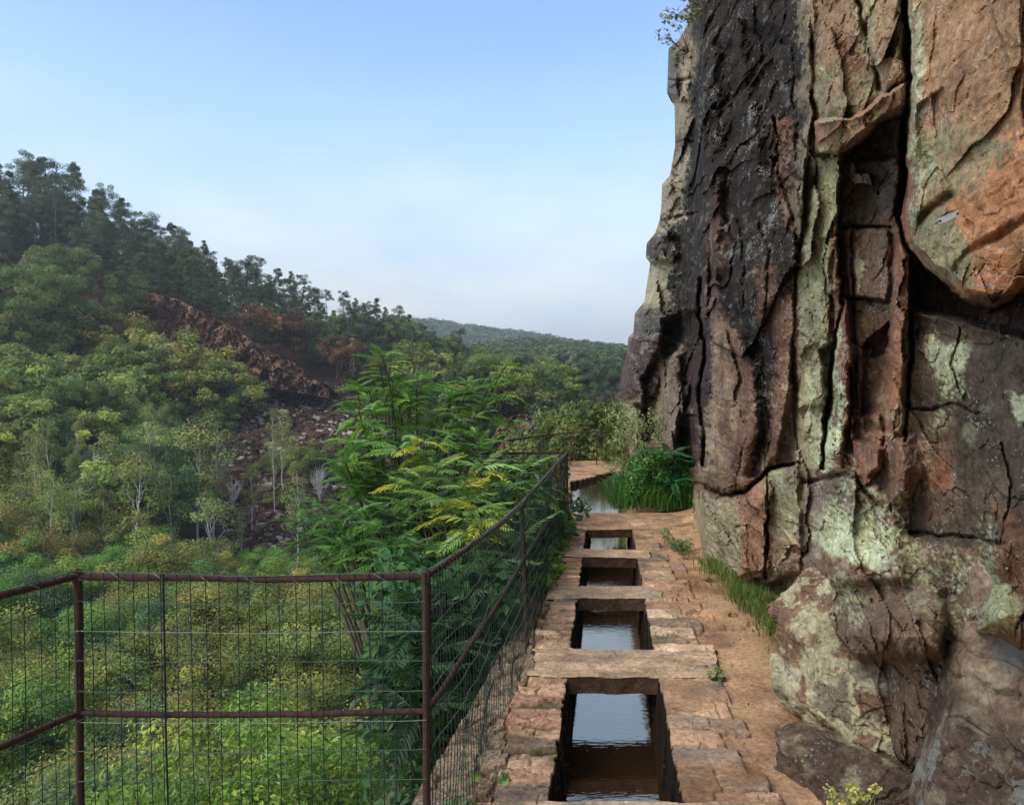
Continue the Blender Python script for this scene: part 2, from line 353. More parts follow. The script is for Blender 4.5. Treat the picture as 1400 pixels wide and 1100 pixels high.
# rock face dropping away under the outer edge
edge = V.reshape(NR, NC, 3)[:, 0]
dr = [0, .12, .3, .6, 1.0, 1.6, 2.4, 3.6, 5.2, 7.5]
K = []
for k, h in enumerate(dr):
    q = edge.copy(); q[:, 2] -= h; q[:, 0] -= .05*h
    nn = q*1.0; g1, g2, gv = voronoi(nn*np.array([1, 2.2, 3.2]), 91)
    q[:, 0] -= (0 if k == 0 else 1)*(.16*gv+.10*fbm(nn*2.5, 3, 92)-.02)
    K.append(q)
K = np.array(K).transpose(1, 0, 2); ck = lin((96, 76, 62))*(1+.5*fbm(K.reshape(-1, 3)*3, 3, 93)[:, None])
bag.add(K.reshape(-1, 3), grid_faces(NR, len(dr), True), ck)
o = bag.obj('path', M_stone); tag(o, 'sandy footpath paved with pink stone slabs beside a water channel', None, None, 'structure')

# water: level sheets, then a rear pool sheet raised and tilted to reflect sky
mw, tw, ow = newmat('channel water'); L = tw.links.new
p = N(tw, 'ShaderNodeBsdfPrincipled'); p.inputs['Base Color'].default_value = (*lin((54, 39, 24)), 1); p.inputs['Roughness'].default_value = .015
p.inputs['IOR'].default_value = 1.33; p.inputs['Transmission Weight'].default_value = .0; p.inputs['Specular IOR Level'].default_value = .5
g = N(tw, 'ShaderNodeBsdfGlossy'); g.inputs['Roughness'].default_value = .01; g.inputs['Color'].default_value = (1, .81, .58, 1)
fr = N(tw, 'ShaderNodeFresnel'); fr.inputs['IOR'].default_value = 6.0
mxs = N(tw, 'ShaderNodeMixShader'); tc = N(tw, 'ShaderNodeTexCoord'); mp = N(tw, 'ShaderNodeMapping'); mp.inputs['Scale'].default_value = (1.2, 4.2, 1)
L(tc.outputs['Object'], mp.inputs[0]); n = N(tw, 'ShaderNodeTexNoise', Scale=9, Detail=3, Roughness=.5); L(mp.outputs[0], n.inputs['Vector'])
b = N(tw, 'ShaderNodeBump'); b.inputs['Strength'].default_value = .22; b.inputs['Distance'].default_value = .004; L(n.outputs['Fac'], b.inputs['Height'])
for q in (p, g, fr): L(b.outputs[0], q.inputs['Normal'])
L(fr.outputs[0], mxs.inputs[0]); L(p.outputs[0], mxs.inputs[1]); L(g.outputs[0], mxs.inputs[2]); L(mxs.outputs[0], ow.inputs[0])
bag = Bag(); WZ = -.33
def wsheet(y0, y1, a, b_):
    bag.add([(AX(y0)+a, y0, WZ), (AX(y0)+b_, y0, WZ), (AX(y1)+b_, y1, WZ), (AX(y1)+a, y1, WZ)], [(0, 1, 2, 3)])
wsheet(-2.5, 9.69, -.3, .3); wsheet(9.69, 10.6, -.9, 1.3); bag.add([(AX(10.66)-.9, 10.66, -.20), (AX(10.66)+1.3, 10.66, -.20), (AX(14.6)+1.3, 14.6, -.04), (AX(14.6)-.9, 14.6, -.04)], [(0, 1, 2, 3)])
bag.add([(AX(10.6)-.9, 10.6, -.33), (AX(10.6)+1.3, 10.6, -.33), (AX(10.66)+1.3, 10.66, -.20), (AX(10.66)-.9, 10.66, -.20)], [(0, 1, 2, 3)])
o = bag.obj('water', mw); tag(o, None, None, None, 'structure')

# lintel slabs lying across the channel
def lintel(y0, y1, t0, t1, seed, label, top=.014, th=.095, c0=(196, 164, 126)):
    nu, nv = int((t1-t0)/.0065), max(int((y1-y0)/max(.0065, y0*y0/(F*EYE)*1.3)), 6)
    rr = np.random.default_rng(seed)
    u = np.linspace(t0, t1, nu); v = np.linspace(0, 1, nv); U, Vv = np.meshgrid(u, v)
    sd = seed*3.1
    fy0 = y0+.018*fbm(np.stack([u*7, 0*u+sd, 0*u], 1), 4, seed); fy1 = y1+.018*fbm(np.stack([u*7, 0*u+sd+5, 0*u], 1), 4, seed)
    ends = .06*fbm(np.stack([v*3, 0*v+sd, 0*v+2], 1), 4, seed)
    yv = fy0[None, :]+(fy1-fy0)[None, :]*Vv
    U = U+ends[:, None]*((U-(t0+t1)/2)/((t1-t0)/2))**3
    xv = AX(yv)+U; q = np.stack([xv.ravel(), yv.ravel(), 0*xv.ravel()], 1)
    nm = fbm(q*np.array([5, 16, 1]), 5, seed+1); nh = fbm(q*np.array([20, 50, 1]), 3, seed+2)
    lay = np.floor(2.5*fbm(q*np.array([1.6, 6, 1]), 3, seed+3)*2)
    zt = top+.004*nm+.0045*lay+.002*nh
    ed = np.minimum(np.minimum(Vv, 1-Vv)*(y1-y0), np.minimum(U-t0, t1-U)+.02).ravel(); zt -= .012*np.exp(-np.clip(ed, 0, 1)/.008)
    c = lin(c0)*(1+.30*nm[:, None]+.2*nh[:, None]); st = sstep(.1, .5, fbm(q*4, 4, seed+6))[:, None]; c = c*(1-.5*st)+lin((116, 94, 76))*.5*st; mo = (sstep(.2, .45, fbm(q*9, 4, seed+31)))[:, None]*.55; c = c*(1-mo)+lin((132, 124, 96))*mo
    q[:, 2] = zt; bag = Bag(); bag.add(q, grid_faces(nv, nu), c)
    Q = q.reshape(nv, nu, 3)
    ring = np.concatenate([Q[0], Q[1:, -1], Q[-1, -2::-1], Q[-2:0:-1, 0]])
    cen = ring.mean(0); rows = []
    for k, f in enumerate((0, .15, .4, .7, 1)):
        w_ = ring.copy(); w_[:, 2] -= f*th; s = fbm(w_*np.array([12, 12, 25]), 4, seed+9)*(.012 if k else 0); d = w_-cen; d[:, 2] = 0; d /= np.linalg.norm(d, axis=1, keepdims=True)
        rows.append(w_+d*s[:, None]-d*.015*(k/4))
    rows = np.array(rows); m = len(ring); rows = np.concatenate([rows, rows[:, :1]], 1)
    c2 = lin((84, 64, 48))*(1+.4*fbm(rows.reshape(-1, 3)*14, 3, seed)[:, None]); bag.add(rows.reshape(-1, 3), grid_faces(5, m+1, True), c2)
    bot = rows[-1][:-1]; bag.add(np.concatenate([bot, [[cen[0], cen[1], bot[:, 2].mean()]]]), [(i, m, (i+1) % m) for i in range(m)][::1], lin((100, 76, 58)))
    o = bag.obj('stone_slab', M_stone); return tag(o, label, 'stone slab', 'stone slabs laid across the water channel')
lintel(2.33, 2.945, -.55, .62, 1, 'stone slab over the channel at the very bottom of the picture')
lintel(4.22, 4.67, -.47, .62, 2, 'long cracked slab spanning the channel behind the nearest and largest opening')
lintel(5.77, 6.15, -.50, .40, 3, 'slab across the channel between the second and third openings', c0=(188, 160, 126))
lintel(7.15, 7.53, -.48, .38, 4, 'narrow slab across the channel between the third and farthest openings', c0=(194, 162, 124))
lintel(8.6, 9.72, -.52, .85, 5, 'broad sandy slab between the farthest opening and the pool', top=.008, c0=(184, 142, 104))

# ------------------------------------------------------------------ wire fence
nodes = [((-2.35, .1, 0), (-2.35, .1, 1.02)), ((-1.34, 2.40, 0), tuple(W(106, 787, 2.42))), ((-.263, 2.42, 0), tuple(W(582, 787, 2.42))),
         ((.10, 4.72, 0), tuple(W(712, 690, 4.76))), ((.66, 9.1, 0), tuple(W(775, 619, 9.1)))]
nodes = [(np.array(a), np.array(b)) for a, b in nodes]
fence = empty('wire_fence', nodes[2][0], 'rusty pipe fence hung with green welded wire mesh along the left edge of the path', 'fence')
FO = nodes[2][0]
def fobj(bag, name, mats, par=fence, smooth=True, off=FO):
    bag.v = [v-off for v in bag.v]; return bag.obj(name, mats, par, smooth)
def bent(a, b, n=14, amp=.006, seed=0, sag=0):
    s = np.linspace(0, 1, n)[:, None]; p = a+(b-a)*s
    k = np.stack([fbm(np.stack([s[:, 0]*3+seed*7, 0*s[:, 0], 0*s[:, 0]+j], 1), 3, 3) for j in range(3)], 1)
    p = p+amp*k*np.sin(pi*s)**.5; p[:, 2] -= sag*np.sin(pi*s[:, 0]); return p
for k, (a, b) in enumerate(nodes):
    bg_ = Bag(); lo = a.copy(); lo[2] = -.15
    bg_.add(*tube(bent(lo, b+np.array([0, 0, .012]), 12, .004, k), .0125 if k < 3 else .014, 10)); po = fobj(bg_, 'post', M_rust)
    c = Bag(); c.add(*tube([b+np.array([0, 0, -.02]), b+np.array([0, 0, .016]), b+np.array([0, 0, .022])], [.0165, .0165, .004], 10)); cc = fobj(c, 'cap', M_rust, po)
mids = [.575, .575, .575, .52, .40]
for k in range(4):
    (a0, b0), (a1, b1) = nodes[k], nodes[k+1]; sag = .012 if k < 2 else .02
    if k == 3: sag = .0
    t_ = Bag(); t_.add(*tube(bent(b0, b1, 24, .008, k, sag), .0115, 8)); fobj(t_, 'top_rail', M_rust)
    m0 = a0+(b0-a0)*mids[k]/b0[2]; m1 = a1+(b1-a1)*mids[k+1]/b1[2]
    t_ = Bag(); t_.add(*tube(bent(m0, m1, 24, .01, k+9, .01), .0105, 8)); fobj(t_, 'middle_rail', M_rust)
    # wire mesh of this bay
    wm = Bag(); Lb = np.linalg.norm(a1-a0); nv = int(round(Lb/.0445)); side = np.cross((a1-a0)/Lb, [0, 0, 1.])*(.016)
    if k != 3: side = side
    def PT(s, h, k=k, a0=a0, b0=b0, a1=a1, b1=b1, side=side, sag=sag):
        s = np.asarray(s, float); h = np.asarray(h, float)
        p0 = a0+(b0-a0)*(h/b0[2])[..., None]*1.0; p1 = a1+(b1-a1)*(h/b0[2])[..., None]
        p = p0+(p1-p0)*s[..., None]+side
        q = p*np.array([1.7, 1.7, 2.3]); wv = fbm(q.reshape(-1, 3), 3, 50+k).reshape(s.shape)
        wh = fbm((q*2.2).reshape(-1, 3), 3, 70+k).reshape(s.shape)
        bulge = (.012+.045*np.sin(pi*s)*(k >= 2))*wv
        p = p+side/.016*bulge[..., None]; p[..., 2] += (.006 if k < 2 else .012)*wh-sag*np.sin(pi*s)*h; return p
    top = nodes[k][1][2]+.018
    for j in range(nv+1):
        s = (j+.15*rng.uniform(-1, 1))/nv; s = min(max(s, 0), 1)
        hh = np.linspace(.0, top, 12); wm.add(*tube(PT(np.full(12, s), hh), .0016, 4, False), mi=0)
        if k == 1 and j in (6,): wm.add(*tube(PT(np.full(12, s+.008), hh), .0035, 4, False), mi=0)
    nh = 12; m_ = 40 if k < 2 else 70
    for j in range(nh):
        h = top*(j/(nh-1)); ss = np.linspace(0, 1, m_)
        wm.add(*tube(PT(ss, np.full(m_, h)), .0015 if k < 2 else .0017, 4, False), mi=1 if (k >= 2 or j % 3 == 0) else 2)
    fobj(wm, 'wire_mesh', [M_wired, M_wirel, M_wireg], smooth=False)
    # wire ties wound round the top rail
    ti = Bag()
    nt_ = nv//3 if k < 2 else int(nv*.8); th = np.linspace(0, 2*pi*nt_, nt_*9); sj = th/th[-1]; d = (b1-b0)/np.linalg.norm(b1-b0); e1 = np.cross(d, [0, 0, 1]); e2 = np.cross(d, e1)
    cc_ = b0+(b1-b0)*sj[:, None]; cc_[:, 2] -= sag*np.sin(pi*sj)
    ti.add(*tube(cc_+.0142*(np.cos(th)[:, None]*e1+np.sin(th)[:, None]*e2), .0014, 4, False))
    fobj(ti, 'lacing_wire', M_wirel, smooth=False)

# far fence round the outer side of the bay
fn = [(.64, 9.15, .80), (-.66, 9.05, .79), (-.12, 11.7, .76), (.55, 13.6, .72), (1.18, 15.4, .66), (1.72, 15.6, .66), (2.4, 15.7, .66), (3.2, 15.8, .66)]
fn = [np.array(v, float) for v in fn]; FO2 = np.array([-.66, 9.05, 0])
ff = empty('wire_fence', FO2, 'distant thin rail fence round the outer side of the pool platform', 'fence')
for k, p_ in enumerate(fn):
    if k == 0: continue
    b_ = Bag(); b_.add(*tube([p_*[1, 1, 0]+[0, 0, -.2], p_], .013, 6)); fobj(b_, 'post', M_rust, ff, off=FO2)
for k in range(len(fn)-1):
    b_ = Bag(); b_.add(*tube(bent(fn[k], fn[k+1], 10, .012, k), .013, 6)); fobj(b_, 'top_rail', M_rust, ff, off=FO2)
    wm = Bag(); A, B = fn[k], fn[k+1]; Ln = np.linalg.norm(B-A); nv = int(Ln/.06)
    for j in range(nv+1):
        q = A+(B-A)*j/nv; wm.add(*tube([q*[1, 1, 0], q], .0018, 4, False))
    for h in np.linspace(0, 1, 8)[:-1]: wm.add(*tube([A*[1, 1, h], B*[1, 1, h]], .002, 4, False))
    fobj(wm, 'wire_mesh', M_wired, ff, smooth=False, off=FO2)
# ------------------------------------------------------------------ the cliff
SIL = [(-3000, 985), (-300, 962), (-60, 946), (0, 941), (22, 945), (36, 939), (58, 926), (66, 914), (128, 912), (140, 922), (200, 923), (240, 916), (252, 905), (282, 904), (300, 902), (318, 896), (333, 884), (352, 883), (360, 889), (384, 885), (412, 881), (428, 868), (454, 866), (461, 859), (482, 857), (505, 851), (532, 845), (545, 845), (562, 851), (600, 855), (640, 860), (800, 862), (1300, 862)]
def SILX(py): return np.interp(py, [a for a, b in SIL], [b for a, b in SIL])
rows = np.concatenate([np.array([-3000, -2300, -1700, -1200, -900, -700, -520, -380, -270, -190, -130, -90, -60, -35, -18]), np.arange(-10, 1130, 2.1), [1150, 1190, 1250, 1350, 1500]])
u = np.concatenate([np.linspace(0, .02, 9)[:-1], np.linspace(.02, .655, 268), np.linspace(.66, 1, 34)])
U, PY = np.meshgrid(u, rows); S0 = SILX(PY); PX = S0+U*(1710-S0)
nr, nc = PX.shape; px = PX.ravel(); py = PY.ravel(); edge_px = px-S0.ravel()
bx = np.interp(px, [845, 870, 900, 930, 948, 962, 1000, 1050, 1100, 1150, 1240, 1400, 1710], [1.98, 2.05, 2.18, 2.3, 2.22, 1.86, 1.84, 1.82, 1.82, 1.80, 1.76, 1.72, 1.9])
bx = bx+.00035*np.clip(250-py, 0, 400)*np.clip((1150-px)/150, 0, 1)
tan = (px-700)/F
def basep(X): d = X/tan; return np.stack([X, d, EYE+(HZ-py)/F*d], 1)
p0 = basep(bx); dist = p0[:, 1]
# wobble the authored outlines a little so nothing is ruled straight
q = np.stack([px/60, py/60, 0*px], 1)
wx = px+7*fbm(q, 4, 101)+3*fbm(q*5, 3, 103); wy = py+7*fbm(q, 4, 102)+3*fbm(q*5, 3, 104)
off = np.zeros_like(px)
def blk(poly, o, soft=5, rnd=0, gx=0, gy=0):
    """a block of rock standing out (o<0) or a recess (o>0); rnd rounds it like a pillow"""
    global off
    sdv = poly_sd(wx, wy, poly); m = sstep(soft, -soft, sdv)
    P = np.array(poly, float); c = P.mean(0)
    v = o+gx*(px-c[0])/100+gy*(py-c[1])/100
    if rnd: v = v*(.45+.55*np.sqrt(np.clip(-sdv/rnd, 0, 1)))
    off = off+v*m
def crack(pts, w_, o):
    global off
    d = line_sd(wx, wy, pts); off = off+o*np.exp(-(d/w_)**2)
B = -3000
blk([(1246, B), (1760, B), (1760, 395), (1400, 385), (1385, 408), (1352, 420), (1318, 405), (1300, 385), (1262, 365), (1244, 340), (1236, 200)], -.28, 4, 14, gy=-.03)
blk([(1290, 335), (1322, 268), (1400, 212), (1760, 120), (1760, 395), (1400, 383), (1352, 414), (1310, 400)], -.07, 2.5)
blk([(1250, 150), (1290, 120), (1300, 200), (1262, 235)], .03, 2.5)
blk([(1330, -80), (1400, -120), (1760, -200), (1760, 60), (1380, 90)], -.04, 3)     # orange overhang
blk([(1246, 330), (1310, 405), (1352, 424), (1400, 395), (1760, 400), (1760, 470), (1400, 462), (1330, 440), (1246, 425)], .30, 6)                       # hollow under it
blk([(1244, 430), (1400, 462), (1760, 470), (1760, 760), (1400, 720), (1370, 740), (1240, 730)], .05, 10)
blk([(1112, B), (1238, B), (1240, 110), (1214, 122), (1180, 160), (1122, 172), (1104, 100)], -.14, 4, 18)                                              # upper block
blk([(1114, 168), (1165, 163), (1205, 128), (1239, 112), (1239, 150), (1222, 158), (1200, 166), (1178, 192), (1160, 209), (1118, 213)], -.19, 2.5, gy=.10)                                               # its lower lip
blk([(1150, 206), (1200, 160), (1240, 142), (1232, 300), (1220, 420), (1216, 560), (1205, 610), (1165, 600), (1158, 420), (1150, 330)], .16, 3)
blk([(1160, 208), (1180, 190), (1200, 164), (1240, 150), (1240, 215), (1150, 222)], .14, 5)            # box recess
blk([(1155, 312), (1215, 312), (1212, 408), (1160, 404)], -.05, 3)
blk([(1180, 470), (1215, 440), (1214, 590), (1180, 590)], .12, 4)
blk([(1120, 212), (1150, 212), (1148, 330), (1138, 360), (1132, 480), (1128, 560), (1092, 560), (1084, 450), (1092, 330)], -.06, 3, 10)                    # pale slab
blk([(1146, 250), (1152, 250), (1150, 322), (1144, 322)], .15, 2)
blk([(1136, 325), (1150, 325), (1148, 395), (1136, 400), (1130, 360)], -.05, 3)
blk([(1146, 416), (1156, 412), (1162, 440), (1160, 580), (1150, 640), (1136, 620), (1140, 520)], -.12, 3, 8)                                              # thin fin
blk([(1122, 478), (1138, 470), (1136, 560), (1128, 600), (1124, 560)], .12, 3)
blk([(1226, 300), (1244, 340), (1242, 440), (1236, 540), (1232, 592), (1208, 600), (1190, 575), (1212, 470), (1218, 400)], -.07, 3, 9)                        # splinter column
blk([(1212, 596), (1250, 590), (1262, 640), (1246, 680), (1216, 690)], -.10, 4, 12)
blk([(1178, 570), (1205, 565), (1204, 640), (1184, 650)], -.08, 3, 8)
blk([(965, 240), (1010, 190), (1060, 230), (1090, 330), (1088, 450), (1082, 560), (1066, 622), (1046, 642), (1010, 668), (984, 676), (962, 655), (962, 500), (972, 380)], -.14, 5, 45)  # the big pillar
blk([(948, 662), (984, 682), (1012, 672), (1050, 644), (1096, 634), (1096, 780), (1050, 800), (1000, 800), (940, 776)], -.13, 4, 22)
blk([(1012, 672), (1052, 645), (1050, 780), (1010, 790)], -.03, 3)
blk([(1090, 560), (1150, 600), (1220, 690), (1240, 740), (1240, 800), (1100, 800), (1090, 650)], -.10, 12, 40)
blk([(1100, 760), (1160, 735), (1240, 760), (1290, 800), (1290, 900), (1090, 900)], -.16, 8, 30, gy=-.08)                                                 # broken foot
blk([(1245, 740), (1375, 745), (1385, 850), (1300, 880), (1250, 840)], -.06, 10, 30)
blk([(1330, 720), (1760, 690), (1760, 1000), (1330, 860), (1365, 800)], -.18, 6, 16)
blk([(1240, 820), (1400, 830), (1700, 900), (1700, 1500), (1060, 1500), (1060, 900)], -.10, 14)
# dark upper mass and its ribs
blk([(1018, 30), (1060, 40), (1095, 110), (1098, 170), (1080, 300), (1050, 240), (1030, 120)], .11, 10)
blk([(1062, 168), (1084, 168), (1092, 290), (1074, 296), (1064, 240)], -.08, 4)
blk([(1096, 0), (1112, 0), (1110, 170), (1094, 330), (1082, 300), (1098, 150)], -.10, 4)
blk([(940, 60), (985, 40), (1000, 160), (985, 330), (950, 420), (930, 330), (940, 200)], -.10, 12, 30)
blk([(984, 60), (1004, 60), (1012, 300), (1000, 400), (985, 380)], .06, 10)
# far buttresses
blk([(898, B), (948, 60), (942, 180), (932, 320), (905, 330), (902, 250), (920, 240)], -.05, 4, 10)
blk([(905, 60), (925, 70), (926, 135), (908, 130)], -.10, 3)
blk([(880, 318), (912, 315), (930, 345), (915, 360), (880, 356)], -.14, 3, 8)
blk([(878, 356), (915, 352), (916, 425), (878, 420)], .03, 3)
blk([(862, 412), (916, 420), (912, 455), (862, 458)], -.07, 3, 12)
blk([(840, 458), (905, 456), (900, 520), (880, 570), (862, 545), (840, 548)], -.10, 3, 14)
blk([(905, 440), (962, 420), (962, 640), (925, 640), (925, 560), (905, 600)], .20, 5)
blk([(876, 520), (900, 480), (906, 560), (900, 610), (878, 600)], .16, 4)
blk([(904, 490), (930, 470), (934, 560), (922, 640), (902, 630)], -.14, 4, 10)
blk([(928, 560), (955, 560), (962, 620), (935, 640)], -.1, 4, 10)
# open joints
crack([(1240, B), (1240, 60), (1238, 150), (1234, 230), (1230, 290)], 4.5, .55)
crack([(1230, 290), (1236, 330), (1244, 345)], 3, .3)
crack([(1150, 322), (1153, 400), (1140, 470), (1130, 560), (1122, 640)], 2.4, .18)
crack([(948, 664), (984, 678), (1012, 670), (1050, 642), (1096, 634)], 2.4, .16)
crack([(1012, 672), (1046, 700), (1050, 640), (1046, 780)], 1.8, .0)
crack([(1048, 645), (1046, 790)], 1.8, .09)
crack([(1150, 405), (1218, 410)], 2, .08); crack([(1155, 310), (1218, 312)], 2, .10)
crack([(985, 380), (1000, 420), (1030, 470), (1046, 520), (1044, 600), (1030, 640)], 11, .10)
crack([(1300, 265), (1262, 300), (1246, 330)], 5, .05); crack([(1300, 380), (1330, 340), (1400, 300)], 6, .03)
crack([(1244, 430), (1242, 560), (1236, 600)], 2, .12)
crack([(1172, 0), (1190, 60), (1200, 120)], 3, .05); crack([(846, 545), (880, 560), (900, 600)], 2.5, .12)
crack([(1250, 730), (1320, 735), (1372, 745)], 3, .05); crack([(1100, 660), (1160, 650), (1200, 690)], 3, .05)
crack([(955, 380), (960, 500), (960, 640)], 3, .35)
for yv in (105, 190, 290): crack([(900, yv+12), (950, yv)], 2, .12)
pn = np.stack([1.8*np.log(tan), .25*dist*0+.15*bx, p0[:, 2]], 1)
crack([(1100, -60), (1112, 60), (1110, 170), (1098, 300), (1086, 400), (1088, 560), (1098, 640)], 2.0, .05)
crack([(1058, 160), (1066, 240), (1082, 300)], 2, .08); crack([(1168, 310), (1166, 420), (1172, 560)], 1.8, .07); crack([(1010, 300), (1016, 420)], 1.8, .05)
crack([(1316, 450), (1300, 500), (1312, 540)], 1.6, .03); crack([(1372, 600), (1384, 660), (1366, 740)], 1.6, .03); crack([(1244, 560), (1300, 556), (1340, 566)], 1.6, .03)
# natural fracture relief (in metres, from world position)
sc_ = np.array([1.5, 1, .62])
w1 = np.stack([fbm(pn*1.5, 3, 1), 0*px, fbm(pn*1.5, 3, 31)], 1)
nb0 = fbm(pn*20, 3, 61)
f1, f2, v1 = voronoi(pn*sc_*1.0+.28*w1, 11, 1.6)
g1, g2, v2 = voronoi(pn*sc_*2.7+.3*np.stack([fbm(pn*4, 3, 2), 0*px, fbm(pn*4, 3, 32)], 1), 12, 1.6)
h1, h2, v3 = voronoi(pn*np.array([1, 1, .8])*7.5+.35*np.stack([fbm(pn*9, 3, 3), 0*px, fbm(pn*9, 3, 33)], 1), 13, 1.4)
smooth = np.clip(sstep(1236, 1262, px)*sstep(400, 330, py)+.55*sstep(1236, 1262, px)*sstep(430, 480, py)*sstep(760, 700, py)+.6*(poly_sd(px, py, [(970, 300), (1060, 260), (1090, 450), (1060, 640), (985, 670), (965, 500)]) < 0)+.5*(poly_sd(px, py, [(1100, 215), (1150, 212), (1130, 480), (1090, 450)]) < 0), 0, 1)
amp = 1-.6*smooth
k1, k2, v4 = voronoi(pn*np.array([1.2, 1, .8])*17+.35*nb0[:, None], 14, 1.4)
rel = amp*(.12*v1+.085*v2+.018*v3+.009*v4)+amp*(.022*np.exp(-((f2-f1)/.020)**2)*(vnoise(pn*1.3, 9) > -.1)+.006*np.exp(-((g2-g1)/.03)**2)*(vnoise(pn*2.3, 19) > 0))
rel = rel+.045*fbm(pn*np.array([1, 1, .7])*.9, 4, 5)+.011*fbm(pn*3.1, 5, 6)+.009*fbm(pn*13, 4, 7)+.003*fbm(pn*34, 3, 17)+.010*smooth*fbm(pn*np.array([8, 7, 12]), 4, 8, ridged=True)
rel = rel*np.clip(.80+dist/16, 0, 1.35)*np.clip(.30+tan*1.5, .4, 1)
X = bx+off+rel
X = X+.55*np.clip(1-edge_px/14, 0, 1)**2*np.clip(dist/10, 0, 1)       # outer edge turns away
X = np.maximum(X, .95+.0*X); p = basep(X)
zt = 12.5+1.5*fbm(p0*.3, 3, 9)
ex = np.clip(p[:, 2]-zt, 0, None); p[:, 2] = np.minimum(p[:, 2], zt)+.12*ex; p[:, 0] += .7*ex; p[:, 1] += .1*ex
p[:, 2] = np.maximum(p[:, 2], -1.2)
# --- colour of the stone
q3 = pn
na = fbm(q3*np.array([1, 1, .6])*1.1, 4, 201); nb = fbm(q3*4, 5, 202); nc_ = fbm(q3*15, 4, 203); ne = fbm(q3*np.array([9, 9, 2.2]), 4, 204)
c = lin((128, 96, 78))*(1+.35*na[:, None])+0*px[:, None]
nd = fbm(q*16, 3, 207, gain=.7)
cx = px+16*fbm(q*1.4, 5, 205, gain=.62)+11*nb+9*nd; cy = py+16*fbm(q*1.4, 5, 206, gain=.62)+11*nc_+9*fbm(q*16, 3, 208, gain=.7)
def paint(poly, rgb, k=1., soft=10, br=None, thr=0., wid=.25):
    """natural colouring of a part of the rock; br breaks it up with noise"""
    global c
    if br is nb: br = .6*nb+.85*nd
    m = sstep(soft*.55, -soft*.55, poly_sd(cx, cy, poly))*k; wid = min(wid, .12)
    if br is not None: m = m*sstep(thr-wid, thr+wid, br)
    m = m[:, None]; c = c*(1-m)+lin(rgb)*m
LG, LY, GR, OR, BR, BK, PK = (174, 172, 140), (190, 184, 142), (142, 132, 110), (176, 116, 76), (116, 88, 68), (38, 32, 28), (178, 150, 132)
paint([(1240, B), (1760, B), (1760, 420), (1240, 400)], (158, 118, 88), 1, 6)
paint([(1360, 200), (1500, 100), (1760, 100), (1760, 420), (1320, 420), (1290, 330), (1300, 280)], OR, .9, 12)
paint([(1240, 190), (1300, 180), (1390, 190), (1340, 260), (1290, 290), (1250, 330), (1300, 400), (1250, 360)], (134, 128, 100), .9, 14, nb, -.12)
paint([(1246, 300), (1290, 290), (1330, 350), (1330, 390), (1290, 390)], (132, 128, 98), .8, 10)
paint([(1238, B), (1262, B), (1262, 190), (1280, 240), (1250, 320), (1240, 200)], (160, 164, 134), .8, 6, nb, -.15)
paint([(1112, B), (1240, B), (1240, 200), (1110, 200)], (160, 124, 98), .9, 4)
paint([(1112, 90), (1160, 100), (1210, 120), (1160, 165), (1118, 168)], (164, 160, 120), .85, 8, nb, -.2)
paint([(1160, B), (1185, B), (1200, 60), (1215, 110), (1195, 110), (1165, 40)], (164, 162, 126), .8, 6, nb, -.15)
paint([(1118, 170), (1165, 165), (1240, 112), (1240, 150), (1200, 166), (1165, 212), (1118, 214)], (152, 110, 80), .85, 4); paint([(1130, 175), (1155, 170), (1160, 190), (1140, 200)], (142, 136, 108), .8, 5, nb, -.1)
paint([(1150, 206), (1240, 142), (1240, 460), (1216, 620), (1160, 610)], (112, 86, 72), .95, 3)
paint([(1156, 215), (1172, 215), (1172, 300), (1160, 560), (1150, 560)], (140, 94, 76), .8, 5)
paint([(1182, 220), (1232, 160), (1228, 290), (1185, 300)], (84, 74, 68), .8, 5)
paint([(1226, 200), (1244, 190), (1250, 300), (1236, 600), (1206, 640), (1196, 580), (1222, 430)], (146, 96, 74), .85, 4)
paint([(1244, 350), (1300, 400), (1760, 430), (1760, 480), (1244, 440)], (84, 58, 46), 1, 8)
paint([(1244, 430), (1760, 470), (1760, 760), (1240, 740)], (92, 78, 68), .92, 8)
paint([(1244, 560), (1300, 560), (1310, 700), (1250, 720)], (132, 104, 90), .8, 10)
paint([(1270, 455), (1320, 470), (1320, 530), (1280, 590), (1262, 600), (1284, 540)], LG, .95, 9, nb, -.12)
paint([(1300, 570), (1350, 560), (1330, 610)], LG, .5, 9, nc_, .05); paint([(1290, 720), (1380, 710), (1400, 780), (1300, 800)], (170, 170, 136), .9, 9, nb, .15)
paint([(1236, 590), (1272, 600), (1290, 660), (1250, 680), (1236, 650)], (192, 160, 140), .9, 8, nb, -.2)
paint([(1275, 610), (1300, 650), (1300, 665), (1262, 655)], (160, 104, 84), .9, 6)
paint([(1384, 540), (1430, 540), (1430, 575), (1388, 575)], (190, 186, 158), .9, 5)
paint([(1240, 740), (1370, 750), (1400, 850), (1330, 880), (1300, 890), (1240, 830)], (164, 162, 122), .95, 12, nb, -.18)
paint([(1360, 700), (1760, 680), (1760, 830), (1370, 800)], (114, 80, 62), 1, 6, nb, -.3)
paint([(1090, 200), (1150, 210), (1150, 330), (1136, 400), (1130, 480), (1122, 560), (1092, 560), (1082, 450)], (154, 148, 116), .96, 4, nb, -.4)
paint([(1120, 210), (1128, 210), (1096, 340), (1084, 450), (1092, 560), (1080, 560), (1070, 440), (1088, 320)], (92, 82, 70), .8, 4)
paint([(1134, 320), (1154, 320), (1150, 420), (1130, 470)], (128, 88, 72), .9, 4)
paint([(1146, 405), (1166, 410), (1166, 620), (1140, 640)], (128, 84, 66), .9, 4)
paint([(1134, 460), (1152, 430), (1148, 560), (1140, 620), (1120, 640), (1132, 540)], (184, 186, 150), 1, 4, nb, -.4)
paint([(1158, 360), (1170, 340), (1180, 370), (1164, 392)], LY, .8, 5)
